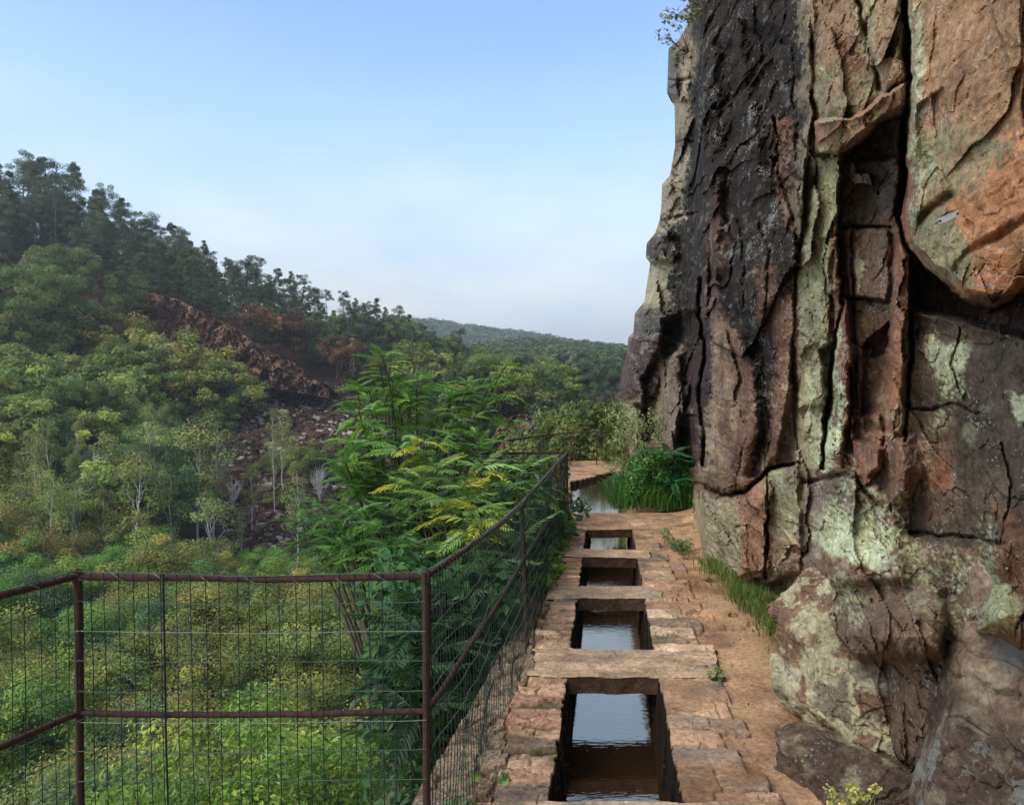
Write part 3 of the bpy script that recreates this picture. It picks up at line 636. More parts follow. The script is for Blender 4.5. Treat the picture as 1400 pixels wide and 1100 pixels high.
paint([(1100, 480), (1130, 480), (1128, 640), (1108, 640)], (160, 158, 124), .8, 8, nb, -.1)
paint([(1066, 500), (1100, 480), (1112, 640), (1062, 640)], (150, 132, 106), .7, 12, ne, -.1)
paint([(965, 330), (1100, 250), (1090, 450), (1066, 630), (985, 676), (958, 650)], (122, 88, 74), .9, 8)
paint([(958, 400), (985, 440), (1010, 560), (1020, 640), (985, 676), (958, 650)], (150, 122, 100), .8, 16, ne, -.15)
paint([(962, 470), (980, 480), (984, 660), (962, 650)], (166, 146, 116), .7, 8, nb, -.05)
paint([(1078, 340), (1090, 330), (1090, 600), (1062, 640), (1074, 500)], (130, 98, 78), .6, 8)
paint([(945, 660), (985, 680), (1012, 674), (1012, 795), (938, 790)], (166, 148, 118), .95, 5, nb, -.45)
paint([(1000, 680), (1052, 644), (1050, 790), (1008, 795)], (158, 112, 88), .95, 4)
paint([(1052, 640), (1100, 632), (1100, 790), (1048, 795)], (152, 142, 108), .95, 5, nb, -.35)
paint([(1052, 740), (1110, 745), (1110, 800), (1050, 800)], (138, 102, 82), .8, 6, nb, -.1)
paint([(1100, 640), (1160, 640), (1160, 700), (1110, 780), (1092, 740)], (128, 108, 100), .9, 10)
paint([(1130, 680), (1150, 640), (1180, 650), (1232, 690), (1236, 760), (1200, 775), (1140, 760), (1120, 720)], (180, 180, 146), 1, 10, nb, -.2)
paint([(1110, 660), (1130, 600), (1160, 600), (1180, 650), (1240, 700), (1250, 790), (1200, 790)], (174, 174, 142), .8, 10, nb, .12)
paint([(1170, 570), (1210, 560), (1210, 650), (1175, 650)], (134, 94, 76), .9, 4, nb, -.3)
paint([(1214, 596), (1252, 590), (1262, 670), (1216, 690)], (116, 82, 66), .9, 4)
paint([(1090, 790), (1300, 790), (1300, 1200), (1060, 1200)], (120, 96, 80), .7, 8)
paint([(1096, 800), (1150, 780), (1200, 830), (1180, 860), (1100, 830)], LG, .7, 8, nb, 0)
# black water staining on the upper rock
stain = ne
paint([(925, B), (1110, B), (1112, 60), (1100, 170), (1096, 320), (1070, 440), (1052, 560), (1040, 560), (1030, 480), (1000, 420), (966, 380), (966, 620), (930, 600), (905, 470), (905, 260), (945, 140)], BK, .93, 12)
paint([(1000, 380), (1064, 360), (1078, 440), (1050, 500), (1030, 450)], (104, 74, 62), .75, 14, ne, -.05)
paint([(1058, 170), (1086, 165), (1094, 290), (1072, 300)], (122, 84, 66), .9, 5, nb, -.25)
paint([(1070, 120), (1098, 110), (1096, 190), (1080, 160)], (74, 66, 66), .8, 6)
paint([(1092, B), (1114, B), (1112, 180), (1096, 330), (1082, 300), (1096, 170)], (132, 112, 92), .85, 5, nb, -.3)
paint([(966, 280), (990, 270), (992, 420), (966, 470)], (92, 66, 58), .7, 8)
paint([(985, 380), (1004, 400), (1034, 450), (1054, 510), (1054, 590), (1036, 650), (1034, 590), (1036, 520), (1010, 470), (988, 430)], BK, .95, 5)
paint([(895, 20), (925, 90), (948, 40), (948, 120), (940, 200), (932, 300), (900, 330), (898, 200)], (156, 138, 116), .9, 6, nb, -.2)
paint([(898, 55), (924, 60), (924, 138), (898, 140)], (96, 98, 96), .8, 5)
paint([(898, B), (950, 60), (960, 60), (945, 20), (1000, B)], (112, 106, 92), .7, 12)
paint([(870, 330), (925, 315), (925, 358), (870, 358)], (70, 62, 58), .9, 6)
paint([(870, 356), (918, 354), (918, 424), (870, 420)], (166, 152, 128), .95, 4, nb, -.5)
paint([(850, 420), (916, 424), (905, 460), (850, 460)], (92, 88, 84), .9, 6)
paint([(838, 460), (902, 458), (888, 540), (838, 545)], (84, 66, 66), .95, 5); paint([(846, 470), (890, 460), (888, 500), (850, 510)], (150, 140, 128), .6, 5, nc_, .25)
paint([(840, 545), (880, 548), (884, 620), (840, 640)], (168, 156, 128), .95, 4, nb, -.4)
paint([(880, 510), (900, 480), (905, 600), (880, 600)], (62, 46, 46), .9, 5)
paint([(900, 480), (932, 470), (936, 560), (925, 700), (895, 700)], (132, 112, 98), .85, 6, nb, -.3)
paint([(925, 480), (965, 470), (965, 640), (930, 640)], (74, 52, 52), .85, 6)
paint([(915, 600), (960, 610), (955, 700), (915, 700)], (104, 78, 64), .8, 8)
# white bird-lime flecks and small pale lichens on the black rock
fl = (poly_sd(px, py, [(925, -50), (1100, -50), (1100, 330), (1000, 420), (960, 640), (860, 640), (880, 400)]) < 0)
n6 = fbm(q3*np.array([26, 26, 22]), 3, 210); m = (fl*sstep(.42, .50, n6+.35*nb))[:, None]; c = c*(1-.55*m)+lin((120, 116, 110))*.55*m
c = c*(1+.28*nb+.22*nc_)[:, None]
n7 = sstep(.28, .5, nb*.6+n6*.6)*(1-fl)*(px < 1240); c = c*(1-.35*n7[:, None])+lin((186, 182, 150))*.35*n7[:, None]
lum = (c*[.3, .55, .15]).sum(1, keepdims=True); c = (lum+(c-lum)*.88)*np.array([1.16, 1.19, 1.01]); c = np.clip(c, .008, .85)
Pg = p.reshape(nr, nc, 3); Cg = c.reshape(nr, nc, 3)
# carry on behind the camera on the right, and turn back into the hill on the left
rt = []; last = Pg[:, -1]
for (yy_, dx) in ((1.2, .0), (.4, .05), (-.6, .0), (-2, .1), (-4.5, .2), (-9, .4)):
    z_ = EYE+(HZ-rows)/F*2.1; q_ = np.stack([last[:, 0]+dx, np.full(nr, yy_), last[:, 2]], 1); q_[:, 0] += .25*fbm(q_*.9, 3, 7); rt.append(q_)
lf = []; fst = Pg[:, 0]
for (dx, dy) in ((14, 9), (5, 4.5), (1.8, 2.2), (.6, 1.0), (.15, .4)):
    q_ = fst.copy(); q_[:, 0] += dx; q_[:, 1] += dy; q_[:, 0] += .2*fbm(q_*.8, 3, 8)*min(dx, 1); lf.append(q_)
G = np.concatenate([np.array(lf).transpose(1, 0, 2), Pg, np.array(rt).transpose(1, 0, 2)], 1)
CG = np.concatenate([np.repeat(Cg[:, :1], 5, 1), Cg, np.repeat(Cg[:, -1:], 6, 1)], 1)
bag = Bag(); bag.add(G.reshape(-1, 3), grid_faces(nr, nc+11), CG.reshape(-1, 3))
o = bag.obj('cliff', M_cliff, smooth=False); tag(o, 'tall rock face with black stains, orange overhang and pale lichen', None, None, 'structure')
CLX = Pg
def cliff_at(x_, y_):
    i = np.argmin(np.abs(rows-y_)); j = np.argmin(np.abs(PX[i]-x_)); return Pg[i, j]
# small metal plate screwed to the overhang
pc = cliff_at(1303, 300); pa = cliff_at(1291, 305); pb = cliff_at(1316, 294); pu = cliff_at(1303, 292)
ex_ = np.array([.70, -.62, .30]); ex_ /= np.linalg.norm(ex_); uu = np.array([0, 0, 1.]); nn_ = np.cross(uu, ex_); nn_ /= np.linalg.norm(nn_); 
if nn_[0] > 0: nn_ = -nn_
uu = np.cross(nn_, ex_); uu *= np.sign(uu[2])
tagp = empty('metal_plate', pc+nn_*.045, 'small tilted steel plate with two screw holes fixed on the orange overhang', 'metal plate')
Wd = np.linalg.norm(W(1291, 305, pc[1])-W(1316, 294, pc[1]))*.5; Hd = Wd*.34
def orient(v): v = np.asarray(v, float); return v[:, :1]*ex_+v[:, 1:2]*uu+v[:, 2:3]*nn_
b_ = Bag(); k = np.array([(-1, -1), (1, -1), (1, 1), (-1, 1)])*[Wd, Hd]
b_.add(orient([(a, b, 0) for a, b in k]+[(a*.985, b*.95, .003) for a, b in k]), [(0, 1, 5, 4), (1, 2, 6, 5), (2, 3, 7, 6), (3, 0, 4, 7), (4, 5, 6, 7)]); b_.obj('plate', M_metal, tagp)
for sx in (-.82, .82):
    b_ = Bag(); th = np.arange(10)*2*pi/10; r_ = Hd*.38
    b_.add(orient([(sx*Wd+r_*cos(a), r_*sin(a), .0035) for a in th]+[(sx*Wd+r_*.6*cos(a), r_*.6*sin(a), .0055) for a in th]+[(sx*Wd, 0, .006)]), np.array([(i, (i+1) % 10, 10+(i+1) % 10, 10+i) for i in range(10)]))
    b_.add(orient([(sx*Wd+r_*.6*cos(a), r_*.6*sin(a), .0055) for a in th]+[(sx*Wd, 0, .006)]), [(i, (i+1) % 10, 10) for i in range(10)])
    b_.obj('screw', M_rust, tagp)

# ------------------------------------------------------------------ boulders
def rockshape(n, planes, seed, rough=.05, fine=.02, sharp=60):
    """angular rock: unit-ish solid bounded by planes (nx,ny,nz,h), softened and roughened"""
    g = np.linspace(-1, 1, n); A, B_ = np.meshgrid(g, g); o1 = np.ones_like(A); V_ = []; Q_ = []; k = 0
    for f in ((A, B_, o1), (B_, A, -o1), (o1, A, B_), (-o1, B_, A), (B_, o1, A), (A, -o1, B_)):
        V_.append(np.stack([np.tan(f[0]*pi/4), np.tan(f[1]*pi/4), np.tan(f[2]*pi/4)], -1).reshape(-1, 3)); Q_.append(grid_faces(n, n)+k); k += n*n
    V_ = np.concatenate(V_); D = V_/np.linalg.norm(V_, axis=1, keepdims=True)
    P_ = np.array(planes, float); nn = P_[:, :3]/np.linalg.norm(P_[:, :3], axis=1, keepdims=True)
    s = np.clip(D@nn.T, 1e-3, None)/P_[:, 3]; r = 1/((s**sharp).sum(1)**(1/sharp))
    q = D*r[:, None]
    w_ = q*1.0+.15*fbm(q*2, 3, seed+40)[:, None]; ly = w_@np.array([.35, .2, .9])*4.2+seed; fr_ = ly-np.floor(ly); stp = (_hash(np.floor(ly).astype(int), np.floor(ly).astype(int)*0+3, np.floor(ly).astype(int)*0, seed)-.5)*.03-.035*np.exp(-(np.minimum(fr_, 1-fr_)/.05)**2)
    s1, s2, sv = voronoi(q*np.array([2.2, 2.2, 3])+seed+.3*fbm(q*4, 3, seed+41)[:, None], seed+42, 1.6); t1, t2, tv = voronoi(q*7+seed+.3*fbm(q*9, 3, seed+43)[:, None], seed+44, 1.4)
    r = r*(1+stp*(vnoise(q*1.5, seed+50) > 0)+rough*(1.1*sv+.35*tv)-.035*np.exp(-((s2-s1)/.025)**2)*(vnoise(q*1.8, seed+51) > .1))*(1+rough*fbm(q*2.6+seed, 4, seed)+fine*fbm(q*11+seed, 4, seed+1)+.6*rough*(voronoi(q*3.2+seed, seed+2, 1.)[2]))
    return D*r[:, None], np.concatenate(Q_), q
def rplanes(seed, k=14, lo=.75, hi=1.05):
    r = np.random.default_rng(seed); v = r.normal(size=(k, 3)); v /= np.linalg.norm(v, axis=1, keepdims=True); return [(*a, h) for a, h in zip(v, r.uniform(lo, hi, k))]+[(1, 0, 0, 1.2), (-1, 0, 0, 1.2), (0, 1, 0, 1.2), (0, -1, 0, 1.2), (0, 0, 1, 1.2), (0, 0, -1, 1.2)]
def boulder(c_, size, planes, seed, label, mat, colf, n=90, rotz=0, group=None, name='boulder', rough=.06):
    v, f, q_ = rockshape(n, planes, seed, rough); cz, sz = cos(rotz), sin(rotz)
    v = v*np.array(size); cc = colf(v, q_)
    v = np.stack([v[:, 0]*cz-v[:, 1]*sz, v[:, 0]*sz+v[:, 1]*cz, v[:, 2]], 1)
    b_ = Bag(); b_.add(v, f, cc); o_ = b_.obj(name, mat, smooth=False); o_.location = c_
    return tag(o_, label, 'boulder', group)
def col_pale(v, q_):
    n_, m_ = fbm(v*5, 4, 5), fbm(v*14, 5, 6); c_ = lin((126, 100, 82))*(1+.3*n_)[:, None]; h_ = fbm(v*40, 3, 8)
    k = (sstep(-.02, .12, n_*.5+m_*.9+.3*h_+.22*np.clip(-v[:, 0]*2.4, -.6, 1))*.85)[:, None]; c_ = c_*(1-k)+lin((172, 165, 136))*k
    k = sstep(.1, .35, fbm(v*7, 4, 9))[:, None]*.7; return np.clip((c_*(1-k)+lin((96, 80, 74))*k)*(1+.2*m_)[:, None], .01, .8)
def col_dark(v, q_):
    n_, m_ = fbm(v*5, 4, 15), fbm(v*14, 5, 16); c_ = lin((92, 76, 66))*(1+.3*n_)[:, None]
    k = sstep(.02, .3, n_*.5+m_*.6)[:, None]*.7; c_ = c_*(1-k)+lin((140, 132, 108))*k; return np.clip(c_*(1+.25*m_)[:, None], .01, .8)
def col_grey(v, q_):
    n_, m_ = fbm(v*4, 4, 25), fbm(v*14, 5, 26); c_ = lin((84, 70, 64))*(1+.3*n_)[:, None]
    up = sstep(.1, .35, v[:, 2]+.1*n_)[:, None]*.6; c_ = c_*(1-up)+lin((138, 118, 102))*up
    k = sstep(.12, .3, m_)[:, None]*.35; return np.clip(c_*(1-k)+lin((150, 142, 122))*k, .01, .8)
def warm(f): return lambda v, q_: f(v, q_)*np.array([1.18, 1.15, .98])
col_pale, col_dark, col_grey = warm(col_pale), warm(col_dark), warm(col_grey)
boulder(tuple(W(1450, 1040, 2.45)), (.36, .42, .47), [(-1, -.5, .03, .86), (-.2, -1, .1, .8), (.1, -.35, 1, .93), (-.75, -.3, .9, .92), (1, 0, 0, 1.2), (0, 1, 0, 1), (0, 0, -1, 1.6), (-.5, -1, .5, .95), (-.9, .5, .3, .9)], 3, 'dark grey boulder with round pale lichen rosettes at the lower right corner', M_gboulder, col_grey, 120, 0, rough=.03)
boulder(tuple(W(1218, 950, 3.4)), (.36, .40, .36), [(-1, -.25, .15, .80), (-.45, -1, .22, .80), (.35, -1, -.1, .85), (-.7, -.4, 1, .74), (.35, -.3, 1, .92), (0, 0, -1, 1), (1, -.2, 0, 1.1), (0, 1, 0, 1), (-.5, -.6, -.9, .80), (-.9, -.2, -.6, .86), (.1, -.9, .6, .86)], 5, 'pale lichen-crusted boulder leaning against the foot of the cliff', M_boulder, col_pale, 120, rough=.05)
boulder(tuple(W(1215, 865, 3.62)), (.30, .34, .26), [(-1, -.5, -.3, .75), (-.3, -1, .3, .78), (.4, -.5, 1, .8), (-.7, -.2, 1, .72)]+rplanes(28, 7, .8, 1.1), 9, 'brownish block with pale lichen overlapping the top of the pale boulder', M_boulder, col_pale, 100, .25, rough=.05)
boulder(tuple(W(1130, 818, 4.2)), (.17, .2, .13), [(-1, -.3, .2, .8), (-.3, -1, .2, .8), (.2, -.3, 1, .8), (-.6, .1, 1, .8)]+rplanes(8, 8, .8, 1.1), 7, 'small wedge of rock above the left side of the pale boulder', M_boulder, col_pale, 60, .3)
boulder(tuple(W(1268, 840, 3.6)), (.26, .3, .2), rplanes(21, 14, .7, 1.), 12, 'broken brown block wedged between the pale boulder and the cliff', M_boulder, col_dark, 70, .5)
boulder(tuple(W(1212, 1120, 3.0)), (.37, .30, .25), [(-1, -.3, .1, .72), (0, -1, .2, .8), (.3, .1, 1, .80), (-.55, -.3, 1, .83), (1, 0, 0, 1.1), (0, 1, 0, 1), (0, 0, -1, 1)], 14, 'low dark boulder with a mossy top at the bottom edge of the picture', M_boulder, col_dark, 90, -.1)
boulder(tuple(W(1395, 810, 3.0)), (.22, .3, .13), rplanes(31, 14, .7, 1.), 17, 'reddish ledge block sitting above the dark grey boulder', M_boulder, col_dark, 60, .2)
# ------------------------------------------------------------------ valley terrain (one sheet from the wall foot to the far hills)
DT = [6, 12, 20, 30, 45, 60, 80, 110, 140, 200, 350, 450, 700, 1000, 1500]
ZT = {-500: [-12, -14, -13, -10, -4, 2, 14, 32, 34, 26, 15, 12, 12, 12, 12],
      0:    [-11, -14, -14, -13, -9.5, -4, 6, 22, 24, 18, 10, 10, 20, 20, 20],
      150:  [-11, -14, -14, -13.5, -10.5, -6, 3.5, 18.5, 20, 14, 8, 8, 20, 20, 20],
      300:  [-11, -14, -14, -13.5, -10.5, -7, 0, 12.5, 14, 9, 6, 8, 30, 20, 20],
      430:  [-11, -13, -14, -13.5, -10.5, -7.5, -1.5, 6, 9.5, 6, 6, 10, 42, 24, 20],
      560:  [-10, -12, -13, -13, -10, -7, -3, 2.5, 6, 3, 4, 8, 50, 30, 20],
      700:  [-9, -10, -10, -9, -7.5, -6, -4, -2, 0, 1, 14, 8, 38, 24, 20],
      800:  [-8, -3, -1.2, -2.6, -4.5, -5, -4, -2.5, 0, 1, 12, 6, 28, 22, 20],
      880:  [-8, -2, -.8, -2.2, -4.2, -5, -3.6, -2.3, 0, 1, 11, 5, 22, 22, 20],
      1000: [-8, -2, 1, 5, 7, 7, 6, 6, 8, 12, 12, 10, 20, 20, 20],
      2000: [-8, 0, 5, 10, 12, 12, 12, 12, 12, 12, 12, 12, 20, 20, 20]}
PT_ = sorted(ZT); ZA = np.array([ZT[k] for k in PT_], float)
def terrain_z(px_, d_):
    px_ = np.asarray(px_, float); d_ = np.asarray(d_, float)
    ld = np.interp(np.log(d_), np.log(DT), np.arange(len(DT))); lp = np.interp(px_, PT_, np.arange(len(PT_)))
    i = np.clip(np.floor(ld).astype(int), 0, len(DT)-2); j = np.clip(np.floor(lp).astype(int), 0, len(PT_)-2)
    a = ld-i; b = lp-j; b = b*b*(3-2*b)*.5+b*.5
    def row(jj):
        p1, p2 = ZA[jj, i], ZA[jj, i+1]; p0, p3 = ZA[jj, np.clip(i-1, 0, 99)], ZA[jj, np.clip(i+2, 0, len(DT)-1)]
        m1, m2 = (p2-p0)*.4, (p3-p1)*.4
        return (2*a**3-3*a**2+1)*p1+(a**3-2*a**2+a)*m1+(-2*a**3+3*a**2)*p2+(a**3-a**2)*m2
    z_ = row(j)*(1-b)+row(j+1)*b
    x_ = (px_-700)/F*d_
    q_ = np.stack([x_/14, d_/14, 0*x_], -1).reshape(-1, 3)
    return z_+(fbm(q_, 4, 301)*1.3*np.where(d_.ravel() > 150, 1.6, np.clip(d_.ravel()/60, .2, 3)) if d_.ndim else fbm(q_, 4, 301)[0]*1.3*min(max(d_/60, .2), 1.6)).reshape(z_.shape)
tp = np.concatenate([np.arange(-500, -20, 40), np.arange(-20, 960, 7), np.arange(960, 2001, 80)]); td = np.exp(np.linspace(np.log(7.5), np.log(1500), 250))
TPX, TD = np.meshgrid(tp, td); TZ = terrain_z(TPX, TD); TX = (TPX-700)/F*TD
# keep the ground just under the path platform
near = (TX > -2.6-.0*TD) & (TD < 16.5) ; TZ = np.where(near, np.minimum(TZ, -1.0), TZ)
V = np.stack([TX.ravel(), TD.ravel(), TZ.ravel()], 1)
g1 = fbm(V*.12, 4, 311); g2 = fbm(V*.6, 4, 312); g3 = fbm(V*2.2, 3, 313)
ppy = HZ-(V[:, 2]-EYE)/V[:, 1]*F; ppx = TPX.ravel()
V[:, 2] += .35*g2*np.clip(V[:, 1]/80, .3, 1)
c = lin((66, 62, 40))*(1+.4*g2[:, None]); k = sstep(-.1, .3, g1)[:, None]; c = c*(1-k)+lin((86, 60, 42))*k
def tpaint(poly, rgb, soft=14, k=1.):
    global c
    m = (sstep(soft, -soft, poly_sd(ppx+20*g2, ppy+16*g1, poly))*k*(V[:, 1] > 38)*(V[:, 1] < 190))[:, None]; c = c*(1-m)+lin(rgb)*(1+.35*g3[:, None])*m
SCREE = [(190, 555), (300, 520), (340, 480), (440, 500), (560, 590), (660, 640), (560, 760), (440, 880), (240, 860), (250, 760), (330, 700), (300, 620), (200, 600)]
tpaint(SCREE, (74, 50, 42)); tpaint([(0, 330), (120, 350), (260, 400), (450, 450), (640, 560), (400, 480), (200, 430), (0, 370)], (100, 62, 46))
bag = Bag(); bag.add(V, grid_faces(len(td), len(tp)), np.clip(c, .01, .8)); o = bag.obj('hills', M_far, smooth=True); tag(o, 'wooded valley floor and slopes under the trees', None, None, 'structure')
DS = np.exp(np.linspace(np.log(9), np.log(1200), 700))
def hit(px_, py_, dmin=9):
    """ground point seen at a pixel of the valley"""
    z_ = terrain_z(np.full(len(DS), float(px_)), DS); ray = EYE+(HZ-py_)/F*DS
    ok = (z_ >= ray) & (DS > dmin); i = np.argmax(ok) if ok.any() else len(DS)-200
    return np.array([(px_-700)/F*DS[i], DS[i], z_[i]])
def ground(x_, y_): return float(terrain_z(np.array([700+x_/y_*F]), np.array([y_]))[0])

# scree: countless broken stones
def stones(n, picks, smin, smax, cols, seed):
    r = np.random.default_rng(seed); pts, fcs, cl = [], [], []
    base = []
    for k in range(8):
        v = np.array([(a, b, c_) for a in (-1, 1) for b in (-1, 1) for c_ in (-1, 1)], float)*[1, .7, .5]; v = v*(1+.35*r.uniform(-1, 1, v.shape)); base.append(v)
    fq = np.array([(0, 1, 3, 2), (4, 6, 7, 5), (0, 4, 5, 1), (2, 3, 7, 6), (0, 2, 6, 4), (1, 5, 7, 3)])
    B_ = Bag()
    VV, FF, CC = [], [], []
    for i in range(n):
        p_ = picks[i]; s = r.uniform(smin, smax)*(r.random()**1.5*1.4+.5); a = r.uniform(0, 2*pi, 3)
        R = np.array([[cos(a[0]), -sin(a[0]), 0], [sin(a[0]), cos(a[0]), 0], [0, 0, 1]])@np.array([[1, 0, 0], [0, cos(a[1]), -sin(a[1])], [0, sin(a[1]), cos(a[1])]])
        v = base[i % 8]*s@R.T+p_; VV.append(v); FF.append(fq+8*i); CC.append(np.tile(cols[r.integers(len(cols))]*r.uniform(.7, 1.25), (8, 1)))
    B_.add(np.concatenate(VV), np.concatenate(FF), np.concatenate(CC)); return B_
r = np.random.default_rng(5); pk = []
xs = r.uniform(190, 680, 40000); ds = r.uniform(38, 92, 40000); zs = terrain_z(xs, ds); pyy = HZ-(zs-EYE)/ds*F
wn = fbm(np.stack([xs/50, pyy/50, 0*xs], 1), 4, 7); ok = (poly_sd(xs+25*wn, pyy+20*wn, SCREE) < 4)
pk = np.stack([(xs-700)/F*ds, ds, zs], 1)[ok][:13000]
sb = stones(len(pk), pk, .08, .24, [lin(k) for k in ((94, 72, 56), (108, 86, 68), (78, 58, 44), (72, 54, 42), (160, 146, 124), (88, 64, 48), (76, 58, 46), (70, 50, 40), (66, 48, 38))], 6)
o = sb.obj('scree', M_far); tag(o, None, None, None, 'stuff')

# rock outcrops on the slope: angular ridge of layered rock
def outcrop(pts, label, seed, depth=9, cols=((128, 96, 72), (150, 116, 88), (92, 70, 56))):
    """pts: (px, py_top, py_foot, d) along the outcrop"""
    P_ = np.array(pts, float); n = 220; m = 90; s = np.linspace(0, len(P_)-1, n); f = [np.interp(s, np.arange(len(P_)), P_[:, k]) for k in range(4)]
    Vv = np.zeros((m+8, n, 3))
    for i in range(m):
        h = i/(m-1); py_ = f[2]+(f[1]-f[2])*h; d = f[3]+h*1.5; Vv[i] = np.stack([(f[0]-700)/F*d, d, EYE+(HZ-py_)/F*d], 1)
    for i in range(8):
        d = f[3]+1.5+(i+1)*depth/8; Vv[m+i] = Vv[m-1]+np.stack([0*d, np.full(n, (i+1)*depth/8), np.full(n, -.12*(i+1)**1.5)], 1)
    q_ = Vv.reshape(-1, 3); a1, a2, av = voronoi(q_*np.array([.5, .5, .22])+.3*fbm(q_*.4, 3, seed)[:, None], seed, 1.); b1_, b2_, bv = voronoi(q_*np.array([1.3, 1.3, .9]), seed+3, 1.)
    cv = voronoi(q_*np.array([3, 3, 2.]), seed+6, 1.4)[2]; dsp = 1.9*av+1.2*bv+.6*cv+.8*fbm(q_*1.1, 5, seed+5); q_ = q_+np.stack([.2*dsp, -dsp, .10*dsp], 1)
    n_ = fbm(q_*.5, 4, seed+7); n2 = fbm(q_*2, 4, seed+8); cc_ = lin(cols[0])*(1-sstep(0, .3, n_))[:, None]+lin(cols[1])*sstep(0, .3, n_)[:, None]; k = sstep(.1, .4, n2)[:, None]; cc_ = cc_*(1-k*.7)+lin(cols[2])*k*.7
    tp_ = np.zeros((m+8, n)); tp_[m-3:] = 1; tp_ = (tp_.ravel()*sstep(-.1, .3, n2))[:, None]; cc_ = cc_*(1-tp_*.7)+lin((150, 106, 78))*tp_*.7
    b_ = Bag(); b_.add(q_, grid_faces(m+8, n), np.clip(cc_*(1+.3*n2[:, None]), .01, .7)); o_ = b_.obj('rock_outcrop', M_far); o_.data.shade_flat(); return tag(o_, label, 'rock outcrop')
outcrop([(176, 440, 470, 88), (200, 402, 485, 86), (240, 408, 510, 84), (300, 438, 520, 82), (350, 470, 530, 80), (400, 496, 535, 80), (450, 530, 545, 80)], 'long brown rock outcrop sloping down the middle of the wooded hillside', 41)
outcrop([(672, 600, 625, 38), (690, 572, 622, 38), (712, 566, 625, 38), (735, 590, 622, 38), (752, 612, 630, 38)], 'small pointed grey rock outcrop above the far fence', 43, 5, ((116, 84, 66), (140, 126, 112), (92, 70, 60)))

# ------------------------------------------------------------------ trees
def leaves(bag, cen, nrm, size, asp, colr, rg, tint=.25, flat=0.):
    n = len(cen); a = rg.normal(size=(n, 3)); nn = nrm/np.linalg.norm(nrm, axis=1, keepdims=True); u_ = a-(a*nn).sum(1, keepdims=True)*nn; u_ /= np.linalg.norm(u_, axis=1, keepdims=True)+1e-9; v_ = np.cross(nn, u_)
    s = size*rg.uniform(.6, 1.3, n)[:, None]; fold = nn*s*.18
    q = np.stack([cen-u_*s, cen+v_*s*asp+fold*.6, cen+u_*s-fold, cen-v_*s*asp+fold*.6], 1).reshape(-1, 3)
    cc_ = np.repeat(np.clip(colr*(1+tint*rg.uniform(-1, 1, (n, 1))), .002, .9), 4, 0); bag.add(q, np.arange(4*n).reshape(n, 4), cc_)
def branchy(bag, base, tips, r0, col_, rg, wob=.06, n=7, sides=5):
    for t_ in tips:
        s = np.linspace(0, 1, n)[:, None]; mid = base+(t_-base)*s; Ls = np.linalg.norm(t_-base); k = rg.normal(size=(n, 3))*wob*Ls*np.sin(pi*s); v, f = tube(mid+k*.6, r0*(1-.85*s[:, 0]), sides, False); bag.add(v, f, col_)
def crown_blob(kind, seed, nl, R, H, z0, lsize, cols, asp=.55, nc=26, crad=.3, hole=.0, shape='round', noiseR=.22):
    """foliage of one tree: leaf clumps spread through an uneven crown. returns bag and clump centres"""
    rg = np.random.default_rng(seed); bag = Bag(); cs = []
    while len(cs) < nc:
        d = rg.normal(size=3); d /= np.linalg.norm(d); rr = rg.uniform(.35, 1)**.6; p = d*rr
        if shape == 'round': lb = 1+.28*sin(3*math.atan2(p[1], p[0])+seed)+.18*sin(5*p[2]*2+seed*2+2*p[0]); pt = np.array([p[0]*R*lb, p[1]*R*lb, (p[2]*.5+.5)*H*(.85+.15*lb)])
        elif shape == 'cone': h = rg.uniform(0, 1)**1.25; a = rg.uniform(0, 2*pi); w_ = R*(1-h)**.8*rg.uniform(.35, 1)+.05*R; pt = np.array([cos(a)*w_, sin(a)*w_, h*H])
        elif shape == 'tall': h = rg.uniform(0, 1); a = rg.uniform(0, 2*pi); w_ = R*sin(pi*min(h*.8+.18, 1))*rg.uniform(.2, 1); pt = np.array([cos(a)*w_, sin(a)*w_, h*H])
        elif shape == 'pine': h = rg.uniform(0, 1)**.7; a = rg.uniform(0, 2*pi); w_ = R*np.sqrt(max(1-(h*1.15-.25)**2, .05))*rg.uniform(.3, 1); pt = np.array([cos(a)*w_, sin(a)*w_, h*H])
        if pt[2] < -.1*H: continue
        if shape != 'cone' and cs and min(np.linalg.norm((np.array(cs)-pt)/[1, 1, .8], axis=1)) < crad*R*.45: 
            if rg.random() < .7: continue
        cs.append(pt)
    cs = np.array(cs); per = nl//nc; ctr = np.array([0, 0, H*.4])
    for ci in cs:
        cr = crad*R*rg.uniform(.7, 1.35)*(1 if shape != 'cone' else (.55+.6*(1-ci[2]/H))); k = int(per*rg.uniform(.6, 1.4)); d = rg.normal(size=(k, 3)); d /= np.linalg.norm(d, axis=1, keepdims=True)
        rad = rg.uniform(.35, 1, (k, 1))**.5; fl = np.array([1, 1, .62 if shape in ('round', 'tall') else .62]); p = ci+d*rad*cr*fl+rg.normal(size=(k, 3))*cr*.12
        if shape in ('cone', 'pine'): p[:, 2] -= .22*np.hypot(*(p[:, :2]-ci[:2]*.2).T)*(.5 if shape == 'pine' else 1)
        out_ = (p-ctr)/[R, R, H]; out_ /= np.linalg.norm(out_, axis=1, keepdims=True)+1e-6; nm = d*.75+out_*.5+np.array([0, 0, .45])+rg.normal(size=(k, 3))*.45
        base = np.array(cols[rg.integers(len(cols))]); base = base*rg.uniform(.6, 1.42)
        leaves(bag, p, nm, lsize, asp, np.tile(base, (k, 1)), rg)
    return bag, cs+np.array([0, 0, z0]), z0
TREES = {}
